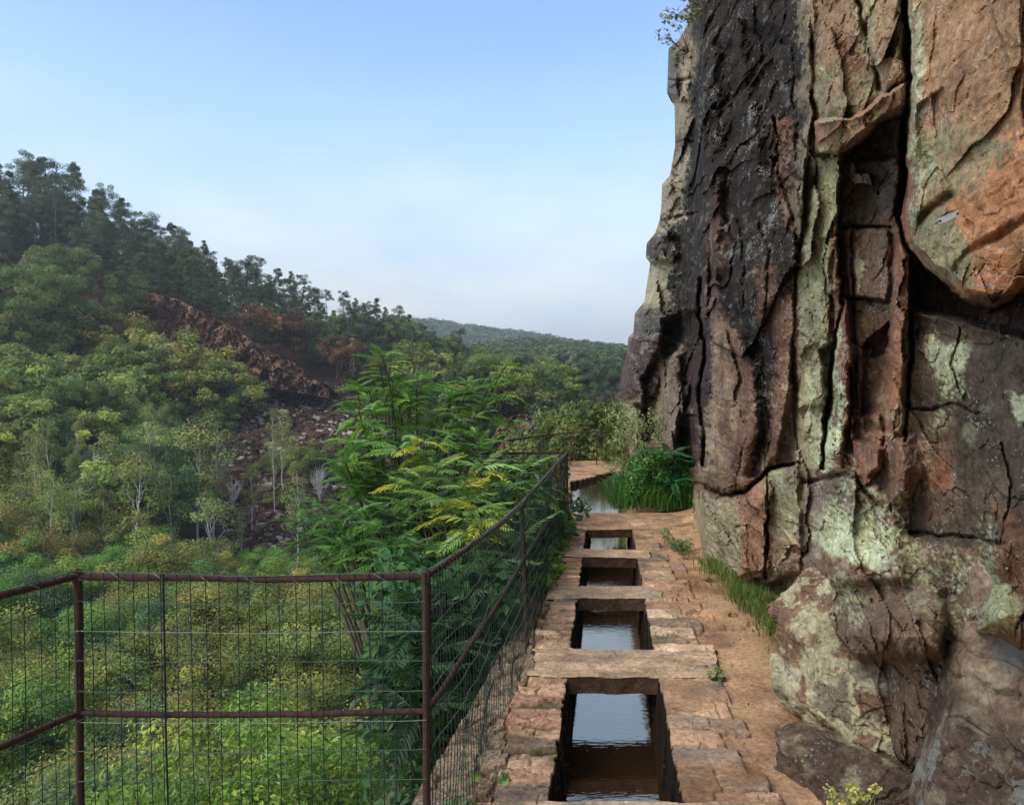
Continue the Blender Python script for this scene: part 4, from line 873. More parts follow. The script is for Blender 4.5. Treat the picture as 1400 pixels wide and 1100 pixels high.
def proto(kind, variants, H, z0, **kw):
    """builds the crown and trunk meshes of a kind, a few variants; crown sits from z0 to z0+H"""
    tr = kw.pop('trunk', .1); bark = kw.pop('bark', M_bark); tcol = kw.pop('tcol', (1, 1, 1)); nb_ = kw.pop('limbs', 9); rise = kw.pop('rise', .25); lm = kw.pop('mat', M_leaf); L_ = []
    for v in range(variants):
        seed = hash_(kind)+v*13; bg_, cs, _ = crown_blob(kind, seed, H=H, z0=z0, **kw); bg_.v = [a+[0, 0, z0] for a in bg_.v]; rg = np.random.default_rng(seed)
        tb = Bag(); top = np.array([rg.normal()*.04*H, rg.normal()*.04*H, z0+H*(.85 if kw.get('shape') in ('cone', 'pine', 'tall') else .62)]); s = np.linspace(0, 1, 9)[:, None]
        pth = np.array([0, 0, -.6])+(top-np.array([0, 0, -.6]))*s; pth[:, :2] += np.cumsum(rg.normal(size=(9, 2))*.02*H, 0)*(s > .05); vv, ff = tube(pth, tr*(1-.8*s[:, 0])+.01, 7, False); tb.add(vv, ff, tcol)
        for ci in cs[rg.permutation(len(cs))[:nb_]]:
            zb = np.clip(ci[2]-rise*np.hypot(*ci[:2])-.05*H, z0*.6, top[2]); b0_ = np.array([np.interp(zb, pth[:, 2], pth[:, 0]), np.interp(zb, pth[:, 2], pth[:, 1]), zb]); branchy(tb, b0_, [ci], tr*.35, tcol, rg, .05)
        L_.append((tb.mesh(kind+'_trunk', bark, True), bg_.mesh(kind+'_crown', lm)))
    TREES[kind] = (L_, H+z0)
def hash_(s): return sum(ord(ch)*(i+3) for i, ch in enumerate(s)) % 9973
def plant(kind, pos, h, label, group=None, cat='tree', name=None, wide=1., var=None, rot=None):
    Ls, H = TREES[kind]; i = (random.randrange(len(Ls)) if var is None else var) % len(Ls); s = h/H
    t = empty(name or kind, pos, label, cat, group); t.rotation_euler = (random.gauss(0, .03), random.gauss(0, .03), random.uniform(0, 2*pi) if rot is None else rot); t.scale = (s*wide, s*wide, s)
    for nm, me in (('trunk', Ls[i][0]), ('crown', Ls[i][1])):
        o_ = bpy.data.objects.new(nm, me); scene.collection.objects.link(o_); o_.parent = t
    return t
A = lambda *c_: [lin(k)*np.array([1.36, 1.26, .88]) for k in c_]
proto('pine_tree', 5, 10.0, 1.8, nl=8000, R=2.8, lsize=.125, cols=A((78, 94, 76), (68, 84, 70), (88, 102, 78), (94, 104, 84)), asp=.3, nc=60, crad=.21, shape='pine', trunk=.17, limbs=16)
proto('tall_pine', 3, 5.0, 7.5, nl=3600, R=2.3, lsize=.13, cols=A((66, 82, 66), (76, 92, 70)), asp=.3, nc=17, crad=.30, shape='pine', trunk=.15, limbs=14)
proto('fir_tree', 4, 9.5, 1.0, nl=7500, R=2.7, lsize=.14, cols=A((66, 80, 58), (76, 92, 64), (86, 100, 68)), asp=.32, nc=70, crad=.26, shape='cone', trunk=.14, limbs=20)
proto('soft_pine', 4, 9.5, .8, nl=7500, R=3.6, lsize=.17, cols=A((106, 124, 80), (116, 132, 84), (94, 112, 74)), asp=.28, nc=60, crad=.19, shape='pine', trunk=.16, limbs=10)
proto('broadleaf_tree', 5, 7.4, 1.2, nl=6500, R=3.3, lsize=.17, cols=A((122, 140, 78), (134, 152, 82), (108, 124, 74), (144, 154, 84)), nc=52, crad=.22, shape='round', trunk=.15, limbs=18)
proto('golden_tree', 3, 6.0, 1.4, nl=5200, R=3.2, lsize=.16, cols=A((146, 144, 84), (134, 140, 82), (120, 130, 78), (152, 144, 86)), nc=46, crad=.22, shape='round', trunk=.13, limbs=18)
proto('russet_tree', 3, 5.2, 1.4, nl=2600, R=2.3, lsize=.14, cols=A((140, 104, 78), (124, 98, 74), (112, 98, 74), (160, 112, 74)), nc=26, crad=.27, shape='round', trunk=.1, limbs=14)
proto('birch_tree', 4, 5.6, 3.4, nl=2400, R=1.7, lsize=.085, rise=1.6, cols=A((124, 136, 86), (116, 128, 84), (136, 142, 92)), nc=30, crad=.36, shape='tall', trunk=.075, bark=M_birch, limbs=22)
proto('shrub', 4, 2.2, .1, nl=2400, R=1.5, lsize=.09, cols=A((96, 116, 66), (86, 106, 60), (110, 120, 74)), nc=24, crad=.32, shape='round', trunk=.04)
proto('heather_shrub', 3, 1.5, .05, nl=1500, R=1.4, lsize=.09, cols=A((90, 64, 52), (82, 64, 52), (80, 72, 54)), nc=18, crad=.34, shape='round', trunk=.03)
NEARC = dict(nl=17000, R=2.5, asp=.5, nc=64, crad=.26, shape='round', trunk=.12, mat=M_leafn, limbs=14)
proto('oak_tree', 3, 4.4, 2.6, lsize=.066, cols=A((118, 128, 66), (134, 140, 70), (100, 114, 62), (150, 148, 78)), **NEARC)
proto('yellowing_tree', 3, 4.4, 2.6, lsize=.064, cols=A((128, 138, 74), (116, 132, 70), (146, 144, 76), (106, 126, 68)), **NEARC)
proto('chestnut_tree', 3, 5.2, 3.0, lsize=.075, cols=A((112, 146, 64), (98, 132, 60), (130, 158, 70)), **NEARC)
proto('alder_tree', 2, 4.4, 2.6, lsize=.062, cols=A((78, 104, 66), (88, 116, 72), (70, 94, 62)), **NEARC)
# dark ridge pines along the skyline of the left hill: (px, py_top, py_foot)
ridge = [(-30, 215, 330), (-5, 222, 340), (12, 235, 335), (38, 212, 335), (58, 214, 340), (80, 222, 345), (104, 226, 345), (128, 258, 345), (145, 256, 350), (163, 268, 350), (185, 290, 372), (150, 300, 380), (206, 306, 380), (222, 330, 390), (240, 336, 392), (246, 312, 395), (262, 330, 400), (276, 330, 400), (290, 356, 405), (306, 352, 408), (322, 362, 412), (338, 356, 415), (352, 368, 420), (366, 382, 424), (400, 372, 436), (414, 376, 440), (430, 396, 440), (448, 396, 446), (468, 396, 450), (486, 408, 458), (500, 412, 460), (516, 408, 470), (530, 420, 474), (545, 418, 480), (560, 430, 486), (20, 262, 352), (70, 262, 352), (110, 275, 360), (180, 312, 386), (208, 326, 400), (232, 350, 410), (268, 356, 414), (300, 372, 424), (330, 380, 430), (372, 402, 440), (440, 414, 462), (380, 364, 430)]
for k, (a, t_, f_) in enumerate(ridge):
    for rep in range(1):
        f_ = f_-4; d = 108+((k*37) % 23)-8+a*.02; p_ = W(a, f_, d); h = (f_-t_)/F*d*1.04
        kd = 'tall_pine' if k % 7 == 5 or a in (246, 448, 468) else ('fir_tree' if k % 5 in (1, 2, 4) else 'pine_tree')
        p2 = W(a+((k*53) % 21)-10, f_+4, d+9)
        if a not in (246, 400, 414, 448, 468): plant('pine_tree', tuple(p2), (f_-t_-4-(k*7) % 9)/F*p2[1], 'dark pine in the second row behind the skyline pines', 'dark pines behind the skyline row')
        plant(kd, (p_[0], p_[1], ground(p_[0], p_[1])-.2) if False else tuple(p_-[0, 0, .2]), h, 'dark pine standing on the skyline ridge of the left hillside', 'dark pines along the skyline ridge', name='pine_tree')
rq = np.random.default_rng(19)
for k, a in enumerate(np.arange(186, 600, 9.5)):
    for row_ in (0, 1):
        aa = a+rq.uniform(-5, 5); f_ = np.interp(aa, [186, 240, 300, 350, 400, 450, 520, 600], [408, 412, 438, 462, 480, 500, 520, 535])-4-row_*22+rq.uniform(-5, 5); d = 93+row_*7+rq.uniform(-2, 2)
        if aa > 430 and row_ == 0 and rq.random() < .4: continue
        p_ = W(aa, f_, d); h = rq.uniform(34, 62)/F*d*(1 if aa < 440 else .9)
        plant(['pine_tree', 'fir_tree', 'soft_pine'][rq.choice(3, p=[.55, .35, .10])], tuple(p_-[0, 0, .3]), h, 'dark pine growing along the upper edge of the rock outcrop', 'dark pines along the top of the outcrop', name='pine_tree')
for k in range(18):
    aa = rq.uniform(340, 640); f_ = np.interp(aa, [340, 400, 460, 640], [448, 480, 506, 560])+rq.uniform(-18, 0)
    plant(['russet_tree', 'heather_shrub', 'birch_tree'][rq.choice(3, p=[.6, .25, .15])], tuple(W(aa, f_, 89+rq.uniform(-2, 3))), rq.uniform(1.6, 3.0), 'thin reddish brown tree between the outcrop and the dark pines', 'reddish trees beside the outcrop', name='russet_tree')
# second rows filling the dark belt under the skyline
r = np.random.default_rng(21)
def fill(kinds, poly, n, hr, label, group, cat='tree', name=None, minpx=16, wide=1., seed=0, yj=.5):
    rg = np.random.default_rng(seed); got = []; P_ = np.array(poly, float); tries = 0
    while len(got) < n and tries < n*60:
        tries += 1; a = rg.uniform(P_[:, 0].min(), P_[:, 0].max()); b = rg.uniform(P_[:, 1].min(), P_[:, 1].max())
        if poly_sd(np.array([a]), np.array([b]), poly)[0] > 0: continue
        if any(abs(a-g[0]) < minpx and abs(b-g[1]) < minpx*yj for g in got): continue
        got.append((a, b)); p_ = hit(a, b); h = rg.uniform(*hr); h = min(h, (b-np.interp(a, [540, 620, 700, 860], [428, 462, 482, 498]))/F*p_[1]) if a > 540 else h
        if h < .8: continue
        plant(kinds[rg.integers(len(kinds))], tuple(p_-[0, 0, .15]), h, label, group, cat, name, wide=wide*rg.uniform(.9, 1.15))
    return got
fill(['pine_tree', 'fir_tree', 'pine_tree'], [(-60, 340), (140, 350), (300, 405), (430, 440), (590, 480), (700, 535), (640, 570), (560, 545), (430, 488), (280, 436), (190, 425), (60, 385), (-60, 370)], 84, (6.5, 9.5), 'dark pine in the shaded belt just below the skyline ridge', 'dark pines below the skyline', name='pine_tree', minpx=12, wide=1.05, seed=1)
fill(['russet_tree', 'heather_shrub', 'russet_tree', 'birch_tree'], [(340, 440), (440, 468), (560, 515), (640, 560), (560, 560), (450, 520), (380, 480)], 16, (3, 5), 'thin russet-leaved tree among the pines above the outcrop', 'russet trees above the outcrop', name='russet_tree', minpx=18, seed=2)
for (a, f_, h) in ((460, 512, 4.6), (484, 500, 3.8)):
    plant('russet_tree', tuple(W(a, f_, 84)), h, 'bright orange autumn tree above the right end of the outcrop' if a == 460 else 'smaller orange-brown tree just right of the bright orange tree', None)
fill(['heather_shrub'], [(-20, 360), (180, 400), (330, 440), (400, 470), (200, 470), (0, 420)], 34, (1.2, 2.4), 'low russet shrub on the upper slope below the ridge pines', 'russet shrubs on the upper slope', 'shrub', minpx=14, seed=3)
fill(['soft_pine', 'soft_pine', 'fir_tree'], [(-40, 450), (60, 445), (170, 455), (180, 520), (60, 560), (-60, 560)], 20, (8.5, 11), 'soft grey-green pine on the middle left slope', 'grey-green pines on the middle slope', name='pine_tree', minpx=20, seed=4)
fill(['broadleaf_tree', 'soft_pine', 'broadleaf_tree'], [(-50, 560), (170, 560), (200, 640), (120, 700), (-50, 720)], 26, (6.5, 9), 'leafy light green tree on the lower left slope', 'light green trees on the lower left slope', name='broadleaf_tree', minpx=26, seed=5)
for (a, f_, h, lb) in ((250, 570, 8.4, 'wide yellow-green tree in front of the outcrop'), (215, 560, 7.0, 'yellow-green tree left of the wide golden one by the outcrop'), (308, 585, 6.4, 'olive gold tree under the right half of the outcrop'), (160, 520, 7.0, 'small yellowish tree at the left end of the outcrop')):
    plant('golden_tree', tuple(hit(a, f_)), h, lb, None, wide=1.15)
fill(['fir_tree', 'alder_tree', 'broadleaf_tree', 'soft_pine'], [(60, 610), (215, 600), (240, 660), (250, 740), (220, 790), (60, 790)], 24, (4.5, 7.5), 'dark mixed tree among the white birches at the foot of the slope', 'dark mixed trees at the foot of the slope', name='broadleaf_tree', minpx=22, seed=6)
fill(['shrub'], [(300, 640), (460, 620), (620, 660), (640, 760), (420, 790), (340, 700)], 18, (1.2, 2.4), 'sparse shrub growing between the stones of the scree', 'sparse shrubs on the scree', 'shrub', minpx=26, seed=7)
fill(['shrub', 'broadleaf_tree'], [(180, 540), (330, 545), (360, 590), (200, 600)], 10, (2.5, 4.5), 'bushy tree at the upper edge of the scree', 'bushy trees at the top of the scree', name='broadleaf_tree', minpx=22, seed=17)
# birches one can tell apart
for (a, t_, f_, w_, lb) in ((183, 600, 742, .8, 'tall white birch with a straight bare lower stem at the foot of the slope'), (272, 565, 690, 1.25, 'twin-stemmed birch with a feathery crown beside the scree'), (290, 562, 688, 1.1, 'second stem of birch close beside the feathery twin birch'), (392, 560, 680, .9, 'slender birch standing alone on the scree'), (232, 640, 720, .8, 'leaning birch between the straight birch and the twin birch'), (345, 630, 730, .8, 'thin crooked birch at the left edge of the scree'), (298, 665, 758, 1.25, 'low spreading birch at the bottom of the scree'), (100, 655, 735, .8, 'short birch among the dark trees at the lower left'), (66, 640, 740, .8, 'birch with a pale stem near the left edge above the golden bush'), (140, 590, 700, .8, 'pale birch left of the straight bare-stemmed birch'), (210, 560, 680, .8, 'small birch in front of the golden trees'), (330, 700, 760, .9, 'short birch just above the top rail beside the scree'), (12, 280, 345, .8, 'pale stemmed birch among the pines at the far upper left'), (236, 405, 458, .5, 'white stemmed tree at the top of the outcrop')):
    p_ = hit(a, f_)
    if 60 < a < 330 and f_ > 600:
        d = p_[1]-7; z_ = float(terrain_z(np.array([float(a)]), np.array([d]))[0]); top = EYE+(HZ-t_)/F*d; plant('birch_tree', ((a-700)/F*d, d, z_), top-z_, lb, None, wide=w_)
    else: plant('birch_tree', tuple(p_), (f_-t_)/F*p_[1], lb, None, wide=w_)
rb = np.random.default_rng(77)
for k in range(18):
    a, f_ = rb.uniform(30, 262 if k < 15 else 430), rb.uniform(620, 770); p_ = hit(a, f_); d = p_[1]-5; z_ = float(terrain_z(np.array([a]), np.array([d]))[0]); top = EYE+(HZ-(f_-rb.uniform(70, 110)))/F*d
    plant('birch_tree', ((a-700)/F*d, d, z_), top-z_, 'thin pale-stemmed birch scattered over the foot of the slope', 'thin birches on the lower slope', wide=rb.uniform(.5, .9))
# bare pale shrubs
def bare(pos, h, label, seed, spread=.5, k=22):
    rg = np.random.default_rng(seed); t = empty('bare_tree', pos, label, 'tree'); tb = Bag(); cc_ = (1, 1, 1)
    tb.add(*tube([(0, 0, -.3), (.02*h, 0, .1*h), (0, .02*h, .22*h)], [.035*h*.5, .014*h, .012*h], 6, False)); tb.obj('trunk', M_birch, t)
    tb = Bag()
    for i in range(k):
        a = rg.uniform(0, 2*pi); rr = h*spread*rg.uniform(.15, 1); tip = np.array([cos(a)*rr, sin(a)*rr, h*rg.uniform(.6, 1)]); b0_ = np.array([0, 0, h*rg.uniform(.03, .22)]); branchy(tb, b0_, [tip], .009*h, cc_, rg, .06)
        m_ = b0_+(tip-b0_)*.55
        for j in range(3): branchy(tb, m_, [m_+(tip-b0_)*.4+rg.normal(size=3)*h*.09], .004*h, cc_, rg, .06, 5, 4)
    tb.obj('branches', M_birch, t)
for (a, t_, f_, lb, sp) in ((437, 636, 692, 'bare fan-shaped pale shrub on the right part of the scree', .34), (150, 632, 670, 'bare pale branches leaning over the dark bushes', .8), (318, 652, 700, 'bare twiggy pale tree above the spreading birch', .4), (632, 520, 552, 'tiny dead white tree seen over the locust tree top', .4), (207, 420, 462, 'bare white branching tree left of the outcrop top', .6)):
    p_ = hit(a, f_); bare(tuple(p_), (f_-t_)/F*p_[1], lb, a, sp)
# bright bushes along the foot of the slope
for (a, t_, f_, lb) in ((75, 748, 800, 'golden bush left of the fence corner post'), (128, 756, 800, 'smaller golden bush right behind the fence corner post'), (215, 735, 800, 'pale yellow-green bush standing above the top rail')):
    p_ = hit(a, f_+25); plant('golden_tree', tuple(p_), (f_+25-t_)/F*p_[1], lb, None, wide=.9)
# valley-bottom canopy seen from above through the fence
r = np.random.default_rng(33); pts = []
for yy_ in np.arange(12, 44, 2.9):
    for xx_ in np.arange(-36, 1, 3.0):
        x_, y_ = xx_+r.uniform(-1, 1), yy_+r.uniform(-1, 1); a = 700+x_/y_*F
        if -90 < a < 640 and not (y_ < 16 and a < 200 and r.random() < .3): pts.append((x_, y_, a))
LB = {'oak_tree': ('olive green oak crown in the valley bottom seen through the fence', 'oak crowns in the valley bottom'), 'yellowing_tree': ('yellowing leafy crown in the valley bottom seen through the fence', 'yellowing crowns in the valley bottom'), 'chestnut_tree': ('bright green leafy tree in the valley bottom below the fence', 'bright green trees in the valley bottom'), 'alder_tree': ('dark green leafy crown in the valley bottom seen through the fence', 'dark green crowns in the valley bottom')}
for (x_, y_, a) in pts:
    g_ = ground(x_, y_); u_ = r.random(); kd = 'oak_tree' if u_ < .38 else 'yellowing_tree' if u_ < .64 else 'alder_tree' if u_ < .78 else 'chestnut_tree'
    if y_ > 36: kd = 'chestnut_tree' if u_ < .3 else 'oak_tree' if u_ < .75 else 'alder_tree'
    h = 5.6+r.uniform(-.9, 1.1)+(1.0 if y_ < 20 else 0)
    if y_ > 34: h = min(h, (EYE-8.3-(y_-34)*.05-g_)) if a > 240 else h
    if h < 2: continue
    plant(kd, (x_, y_, g_-.2), h, LB[kd][0], LB[kd][1], name=kd, wide=1.12)
proto('leafy_tree', 2, 5.2, 3.0, nl=30000, R=2.3, lsize=.05, asp=.5, nc=80, crad=.24, shape='round', trunk=.12, mat=M_leafn, cols=A((112, 148, 64), (98, 136, 58), (130, 160, 70), (142, 156, 74)), limbs=14)
for (a, t_, d, lb) in ((340, 935, 14.5, 'big bright green tree top poking up closest behind the fence'), (330, 985, 12.0, 'lower bright green leafy tree top at the bottom centre of the fence panel')):
    p_ = W(a, t_, d); g_ = ground(p_[0], d); plant('leafy_tree', (p_[0], d, g_), p_[2]-g_, lb, None)
# pines and trees in the middle distance right of the locust tree
for (a, t_, f_, d, kd, lb) in ((627, 446, 515, 120, 'tall_pine', 'lone tall pine rising against the misty far hill'), (760, 528, 598, 62, 'tall_pine', 'dark pine with a bare trunk above the far fence'), (735, 545, 600, 70, 'pine_tree', 'pine left of the bare-trunked pine above the far fence'), (742, 560, 606, 56, 'russet_tree', 'red-brown small tree at the foot of the bare-trunked pine'), (720, 530, 600, 85, 'pine_tree', 'pine above the small grey outcrop'), (790, 556, 604, 60, 'russet_tree', 'thin brownish tree right of the bare-trunked pine')):
    p_ = W(a, f_, d); plant(kd, tuple(p_-[0, 0, .3]), (f_-t_)/F*d, lb, None, name={'tall_pine': 'pine_tree'}.get(kd, kd))
fill(['pine_tree', 'fir_tree', 'broadleaf_tree', 'soft_pine'], [(530, 505), (600, 535), (700, 562), (860, 578), (870, 604), (720, 612), (640, 640), (560, 590)], 52, (6, 9.5), 'dark tree in the wood between the ridge and the misty far hill', 'trees in the wood before the far hill', name='pine_tree', minpx=14, seed=9)
fill(['shrub', 'shrub', 'broadleaf_tree'], [(640, 600), (870, 600), (870, 632), (640, 640)], 20, (1.6, 3.0), 'green shrub on the slope beyond the far fence', 'green shrubs beyond the far fence', 'shrub', name='shrub', minpx=12, seed=10)
r = np.random.default_rng(3)
for k in range(15):
    x_ = r.uniform(.9, 3.6); y_ = r.uniform(16.6, 21); plant('shrub', (x_, y_, -.7), r.uniform(1.1, 2.1), 'green shrub hanging over the fence at the end of the path', 'green shrubs at the end of the path', 'shrub', wide=.8)
# far hills: closed canopy of countless crowns
def far_wood(name, n, pxr, dr, seed, rad, cols, lab, hmax=None):
    rg = np.random.default_rng(seed); B_ = Bag(); a = rg.uniform(*pxr, n); d = np.exp(rg.uniform(np.log(dr[0]), np.log(dr[1]), n)); z_ = terrain_z(a, d); x_ = (a-700)/F*d
    K = 100; th = rg.normal(size=(n, K, 3)); th /= np.linalg.norm(th, axis=2, keepdims=True); th[..., 2] = np.abs(th[..., 2]); rr = rad*rg.uniform(.7, 1.3, (n, 1, 1))*(1+.0*d[:, None, None]); con = (rg.random((n, 1)) < .0) & (d[:, None] < 260)
    pt = th*rr*rg.uniform(.75, 1, (n, K, 1))*[1, 1, 1.1]; pt[..., 2] *= np.where(con, 1.9, 1); pt[..., :2] *= np.where(con, .5, 1)[..., None]
    cen = pt+np.stack([x_, d, z_+rad*.9], 1)[:, None, :]; cc_ = np.array(cols)[rg.integers(len(cols), size=n)]*rg.uniform(.75, 1.25, (n, 1)); cc_ = np.where(con, cc_*.55, cc_)
    leaves(B_, cen.reshape(-1, 3), (th+rg.normal(size=th.shape)*.35+[0, 0, .3]).reshape(-1, 3), rad*.2, .8, np.repeat(cc_, K, 0), rg, .2)
    o_ = B_.obj(name, M_leaf); return tag(o_, lab, None, None, 'stuff')
far_wood('far_wood', 3800, (530, 980), (165, 420), 71, 4.0, A((88, 110, 74), (98, 118, 76), (80, 102, 74), (110, 122, 80)), None)
far_wood('misty_wood', 1300, (480, 900), (560, 760), 72, 6.5, A((96, 116, 84), (104, 122, 88)), None)
# the air
bmh = Bag(); hx0, hx1, hy0, hy1, hz0, hz1 = -1500, 2600, -40, 1700, -17, 75
bmh.add([(x_, y_, z_) for z_ in (hz0, hz1) for y_ in (hy0, hy1) for x_ in (hx0, hx1)], [(0, 2, 3, 1), (4, 5, 7, 6), (0, 1, 5, 4), (2, 6, 7, 3), (0, 4, 6, 2), (1, 3, 7, 5)])
mh, th_, oh = newmat('air'); pv = N(th_, 'ShaderNodeVolumePrincipled'); pv.inputs['Color'].default_value = (.92, .90, .86, 1); pv.inputs['Density'].default_value = .00062; pv.inputs['Anisotropy'].default_value = .2
th_.links.new(pv.outputs[0], oh.inputs['Volume']); o = bmh.obj('haze', mh); tag(o, None, None, None, 'stuff')
# ------------------------------------------------------------------ near vegetation
def frond_tpl(n, L0, ll, lw, droop, seed, curl=.5):
    """a pinnate leaf: drooping midrib with paired pointed leaflets. x runs along the midrib"""
    rg = np.random.default_rng(seed); Vt, Ft = [], []; s = np.linspace(0, 1, 9); X_ = L0*s*(1-.12*droop*s); Z_ = -droop*L0*.42*s**2+L0*.10*s
    v, f = tube(np.stack([X_, 0*s, Z_], 1), L0*.006*(1-.8*s)+.0006, 4, False); Vt.append(v); Ft.append(f); k = len(v)
    for i in range(n):
        u_ = .14+.84*i/(n-1); x0, z0_ = np.interp(u_, s, X_), np.interp(u_, s, Z_); sc2 = sin(pi*(.22+.70*u_))**.6
        for sd_ in (-1, 1):
            a = radians(62-26*u_)+rg.normal()*.10; l = ll*sc2*rg.uniform(.85, 1.1); w2 = lw*sc2; dx, dy = cos(a), sin(a)*sd_; dz = -curl*rg.uniform(.5, 1.3)*.5
            D_ = np.array([dx, dy, dz]); D_ /= np.linalg.norm(D_); S_ = np.cross(D_, [0, 0, 1]); S_ /= np.linalg.norm(S_); U_ = np.cross(S_, D_); b_ = np.array([x0, 0, z0_]); dr = np.array([0, 0, -1])*l
            q = [b_, b_+D_*l*.3+S_*w2+U_*w2*.35, b_+D_*l*.7+S_*w2*.75+U_*w2*.25+dr*.06, b_+D_*l+dr*.16, b_+D_*l*.7-S_*w2*.75+U_*w2*.25+dr*.06, b_+D_*l*.3-S_*w2+U_*w2*.35]
            Vt.append(np.array(q)); Ft.append(np.array([(0, 1, 2, 3), (0, 3, 4, 5)])+k); k += 6
    if True:
        b_ = np.array([X_[-1], 0, Z_[-1]]); l = ll*.7; Vt.append(np.array([b_, b_+[l*.4, lw*.7, 0], b_+[l, 0, -l*.2], b_+[l*.4, -lw*.7, 0]])); Ft.append(np.array([(0, 1, 2, 3)])+k)
    return np.concatenate(Vt), np.concatenate(Ft)
FT = [frond_tpl(12, 1., .225, .036, d_, 5+i, .6) for i, d_ in enumerate((.5, .8, 1.1, 1.4, .7))]
def put_frond(bag, tpl, pos, az, pitch, roll, L0, col_, rg, col2=None):
    v, f = tpl; ca, sa, cp, sp, cr_, sr = cos(az), sin(az), cos(pitch), sin(pitch), cos(roll), sin(roll)
    R = np.array([[ca, -sa, 0], [sa, ca, 0], [0, 0, 1]])@np.array([[cp, 0, -sp], [0, 1, 0], [sp, 0, cp]])@np.array([[1, 0, 0], [0, cr_, -sr], [0, sr, cr_]])
    c_ = np.tile(np.asarray(col_), (len(v), 1)); m_ = ((v[:, 0]*rg.uniform(.8, 1.6)+rg.uniform(-.5, .3)+.35*rg.normal(size=len(v)).repeat(1)) > .45)[:, None]
    if col2 is not None: c_ = np.where(m_, c_, col2)
    c_ = c_*(1+.2*rg.uniform(-1, 1, (len(v), 1))); bag.add(v*L0@R.T+pos, f, np.clip(c_, .003, .9))
def whorl_tree(name, label, base, tips, L0, ncol, seed, per=(8, 13), yel=0., trunk=.05, cat='tree'):
    rg = np.random.default_rng(seed); base = np.array(base, float); t = empty(name, base, label, cat); cr_ = Bag(); tb = Bag()
    for k, tp_ in enumerate(tips):
        p = np.array(tp_[:3], float)-base; yl = tp_[3] if len(tp_) > 3 else 0; g = np.array([p[0]*.10, p[1]*.10, p[2]*.72]); s = np.linspace(0, 1, 9)[:, None]
        pth = (1-s)**2*np.zeros(3)+2*s*(1-s)*g+s**2*p+rg.normal(size=(9, 3))*.02*s; v, f = tube(pth, trunk*(1-.86*s[:, 0]**.6), 6, False); tb.add(v, f, lin((84, 76, 58)))
        n = rg.integers(*per); a0 = rg.uniform(0, 2*pi)
        for i in range(n):
            back = rg.uniform(0, .35) if i > 3 else 0; az = a0+i*2.4+rg.normal()*.2; pit = radians(rg.uniform(-10, 28)) if i > 3 else radians(rg.uniform(10, 40)); pos = p+(g-p)/np.linalg.norm(g-p)*back
            u_ = rg.random()
            if u_ < yl: c_ = lin((212, 192, 74)) if rg.random() < .55 else lin((186, 190, 84))
            elif yl > 0 and u_ < yl+.35: c_ = lin((150, 174, 84))
            else: c_ = ncol[rg.integers(len(ncol))]
            cy_ = c_ if u_ < yl else None
            put_frond(cr_, FT[rg.integers(5)], pos, az, pit, rg.normal()*.25, L0*rg.uniform(.7, 1.15), np.array(c_)*rg.uniform(.75, 1.25), rg, lin((120, 146, 60)) if u_ < yl else None)
    tb.obj('branches', M_barkc, t, True); cr_.obj('foliage', M_leafn, t); return t
PW = lambda a, b, d: tuple(W(a, b, d))
G1 = A((92, 142, 68), (104, 156, 74), (80, 128, 62), (114, 162, 80), (72, 114, 58)); G2 = A((78, 122, 64), (88, 134, 70), (66, 106, 58)); G3 = A((104, 132, 72), (92, 122, 62), (118, 140, 76))
tips = [(520, 496, 8), (500, 532, 7.6), (488, 566, 7.2), (480, 606, 7), (560, 548, 8), (598, 566, 8.5), (640, 524, 9), (690, 500, 9.4), (662, 556, 9), (700, 575, 9.2), (500, 584, 7.5), (486, 640, 7), (548, 600, 7.6), (602, 606, 7.8), (652, 596, 8), (538, 518, 8.3), (575, 520, 8.8), (615, 545, 9), (490, 612, 7.8), (520, 640, 7.4), (560, 580, 8.8), (490, 660, 7.1), (620, 580, 8.4), (585, 635, 7.6), (675, 530, 9.6), (470, 632, 6.9), (505, 545, 8.4), (545, 555, 8.9)]
rj = np.random.default_rng(3); tips2 = [(a+j*rj.uniform(-22, 22), b+j*rj.uniform(-14, 26), d+j*rj.uniform(-.4, .4)) for a, b, d in tips for j in (0, 1)]
whorl_tree('locust_tree', 'large feathery-leaved tree rising in the middle behind the fence', PW(560, 1150, 8.6), [PW(*k) for k in tips2], .29, G1, 31, (10, 14))
tips = [(436, 700, 6.9), (412, 716, 6.9), (452, 730, 6.7), (430, 742, 6.7), (462, 706, 6.6), (486, 720, 6.4), (478, 752, 6.3), (510, 765, 6.1), (512, 700, 6.6), (560, 690, 6.6), (590, 720, 6.3), (560, 760, 6), (540, 740, 6), (640, 730, 6.4), (500, 735, 6.4), (580, 670, 7), (630, 680, 7.2), (500, 665, 7.0), (545, 720, 6.9), (600, 670, 7.4), (650, 660, 7.8)]
tips3 = [(a+j*rj.uniform(-26, 26), b+j*rj.uniform(-22, 22), d+j*rj.uniform(-.4, .4)) for a, b, d in tips for j in (0, 1)]
whorl_tree('locust_tree', 'darker low feathery tree in front of and below the large one behind the fence', PW(560, 1400, 6.3), [PW(*k) for k in tips3], .29, G2, 32, (9, 13))
tips = [(548, 618, 6.4, .45), (600, 640, 6.0, .35), (632, 668, 5.8, .5), (662, 704, 5.6, .5), (612, 685, 5.8, .35), (690, 668, 6.6, .0), (655, 640, 6.6, .25), (640, 700, 5.5, .6), (575, 605, 6.4, .3), (700, 706, 6.2, 0), (640, 745, 5.5, .15), (720, 640, 7.4, 0), (705, 740, 6.0, 0), (670, 770, 5.3, .0), (575, 655, 6.1, .1), (730, 670, 7.2, 0)]
whorl_tree('locust_tree', 'small tree with yellowing feathery leaves close behind the sloping fence', PW(640, 1350, 5.8), [(*PW(*k[:3]), k[3]) for k in tips], .36, G3, 33, (8, 12), trunk=.03)
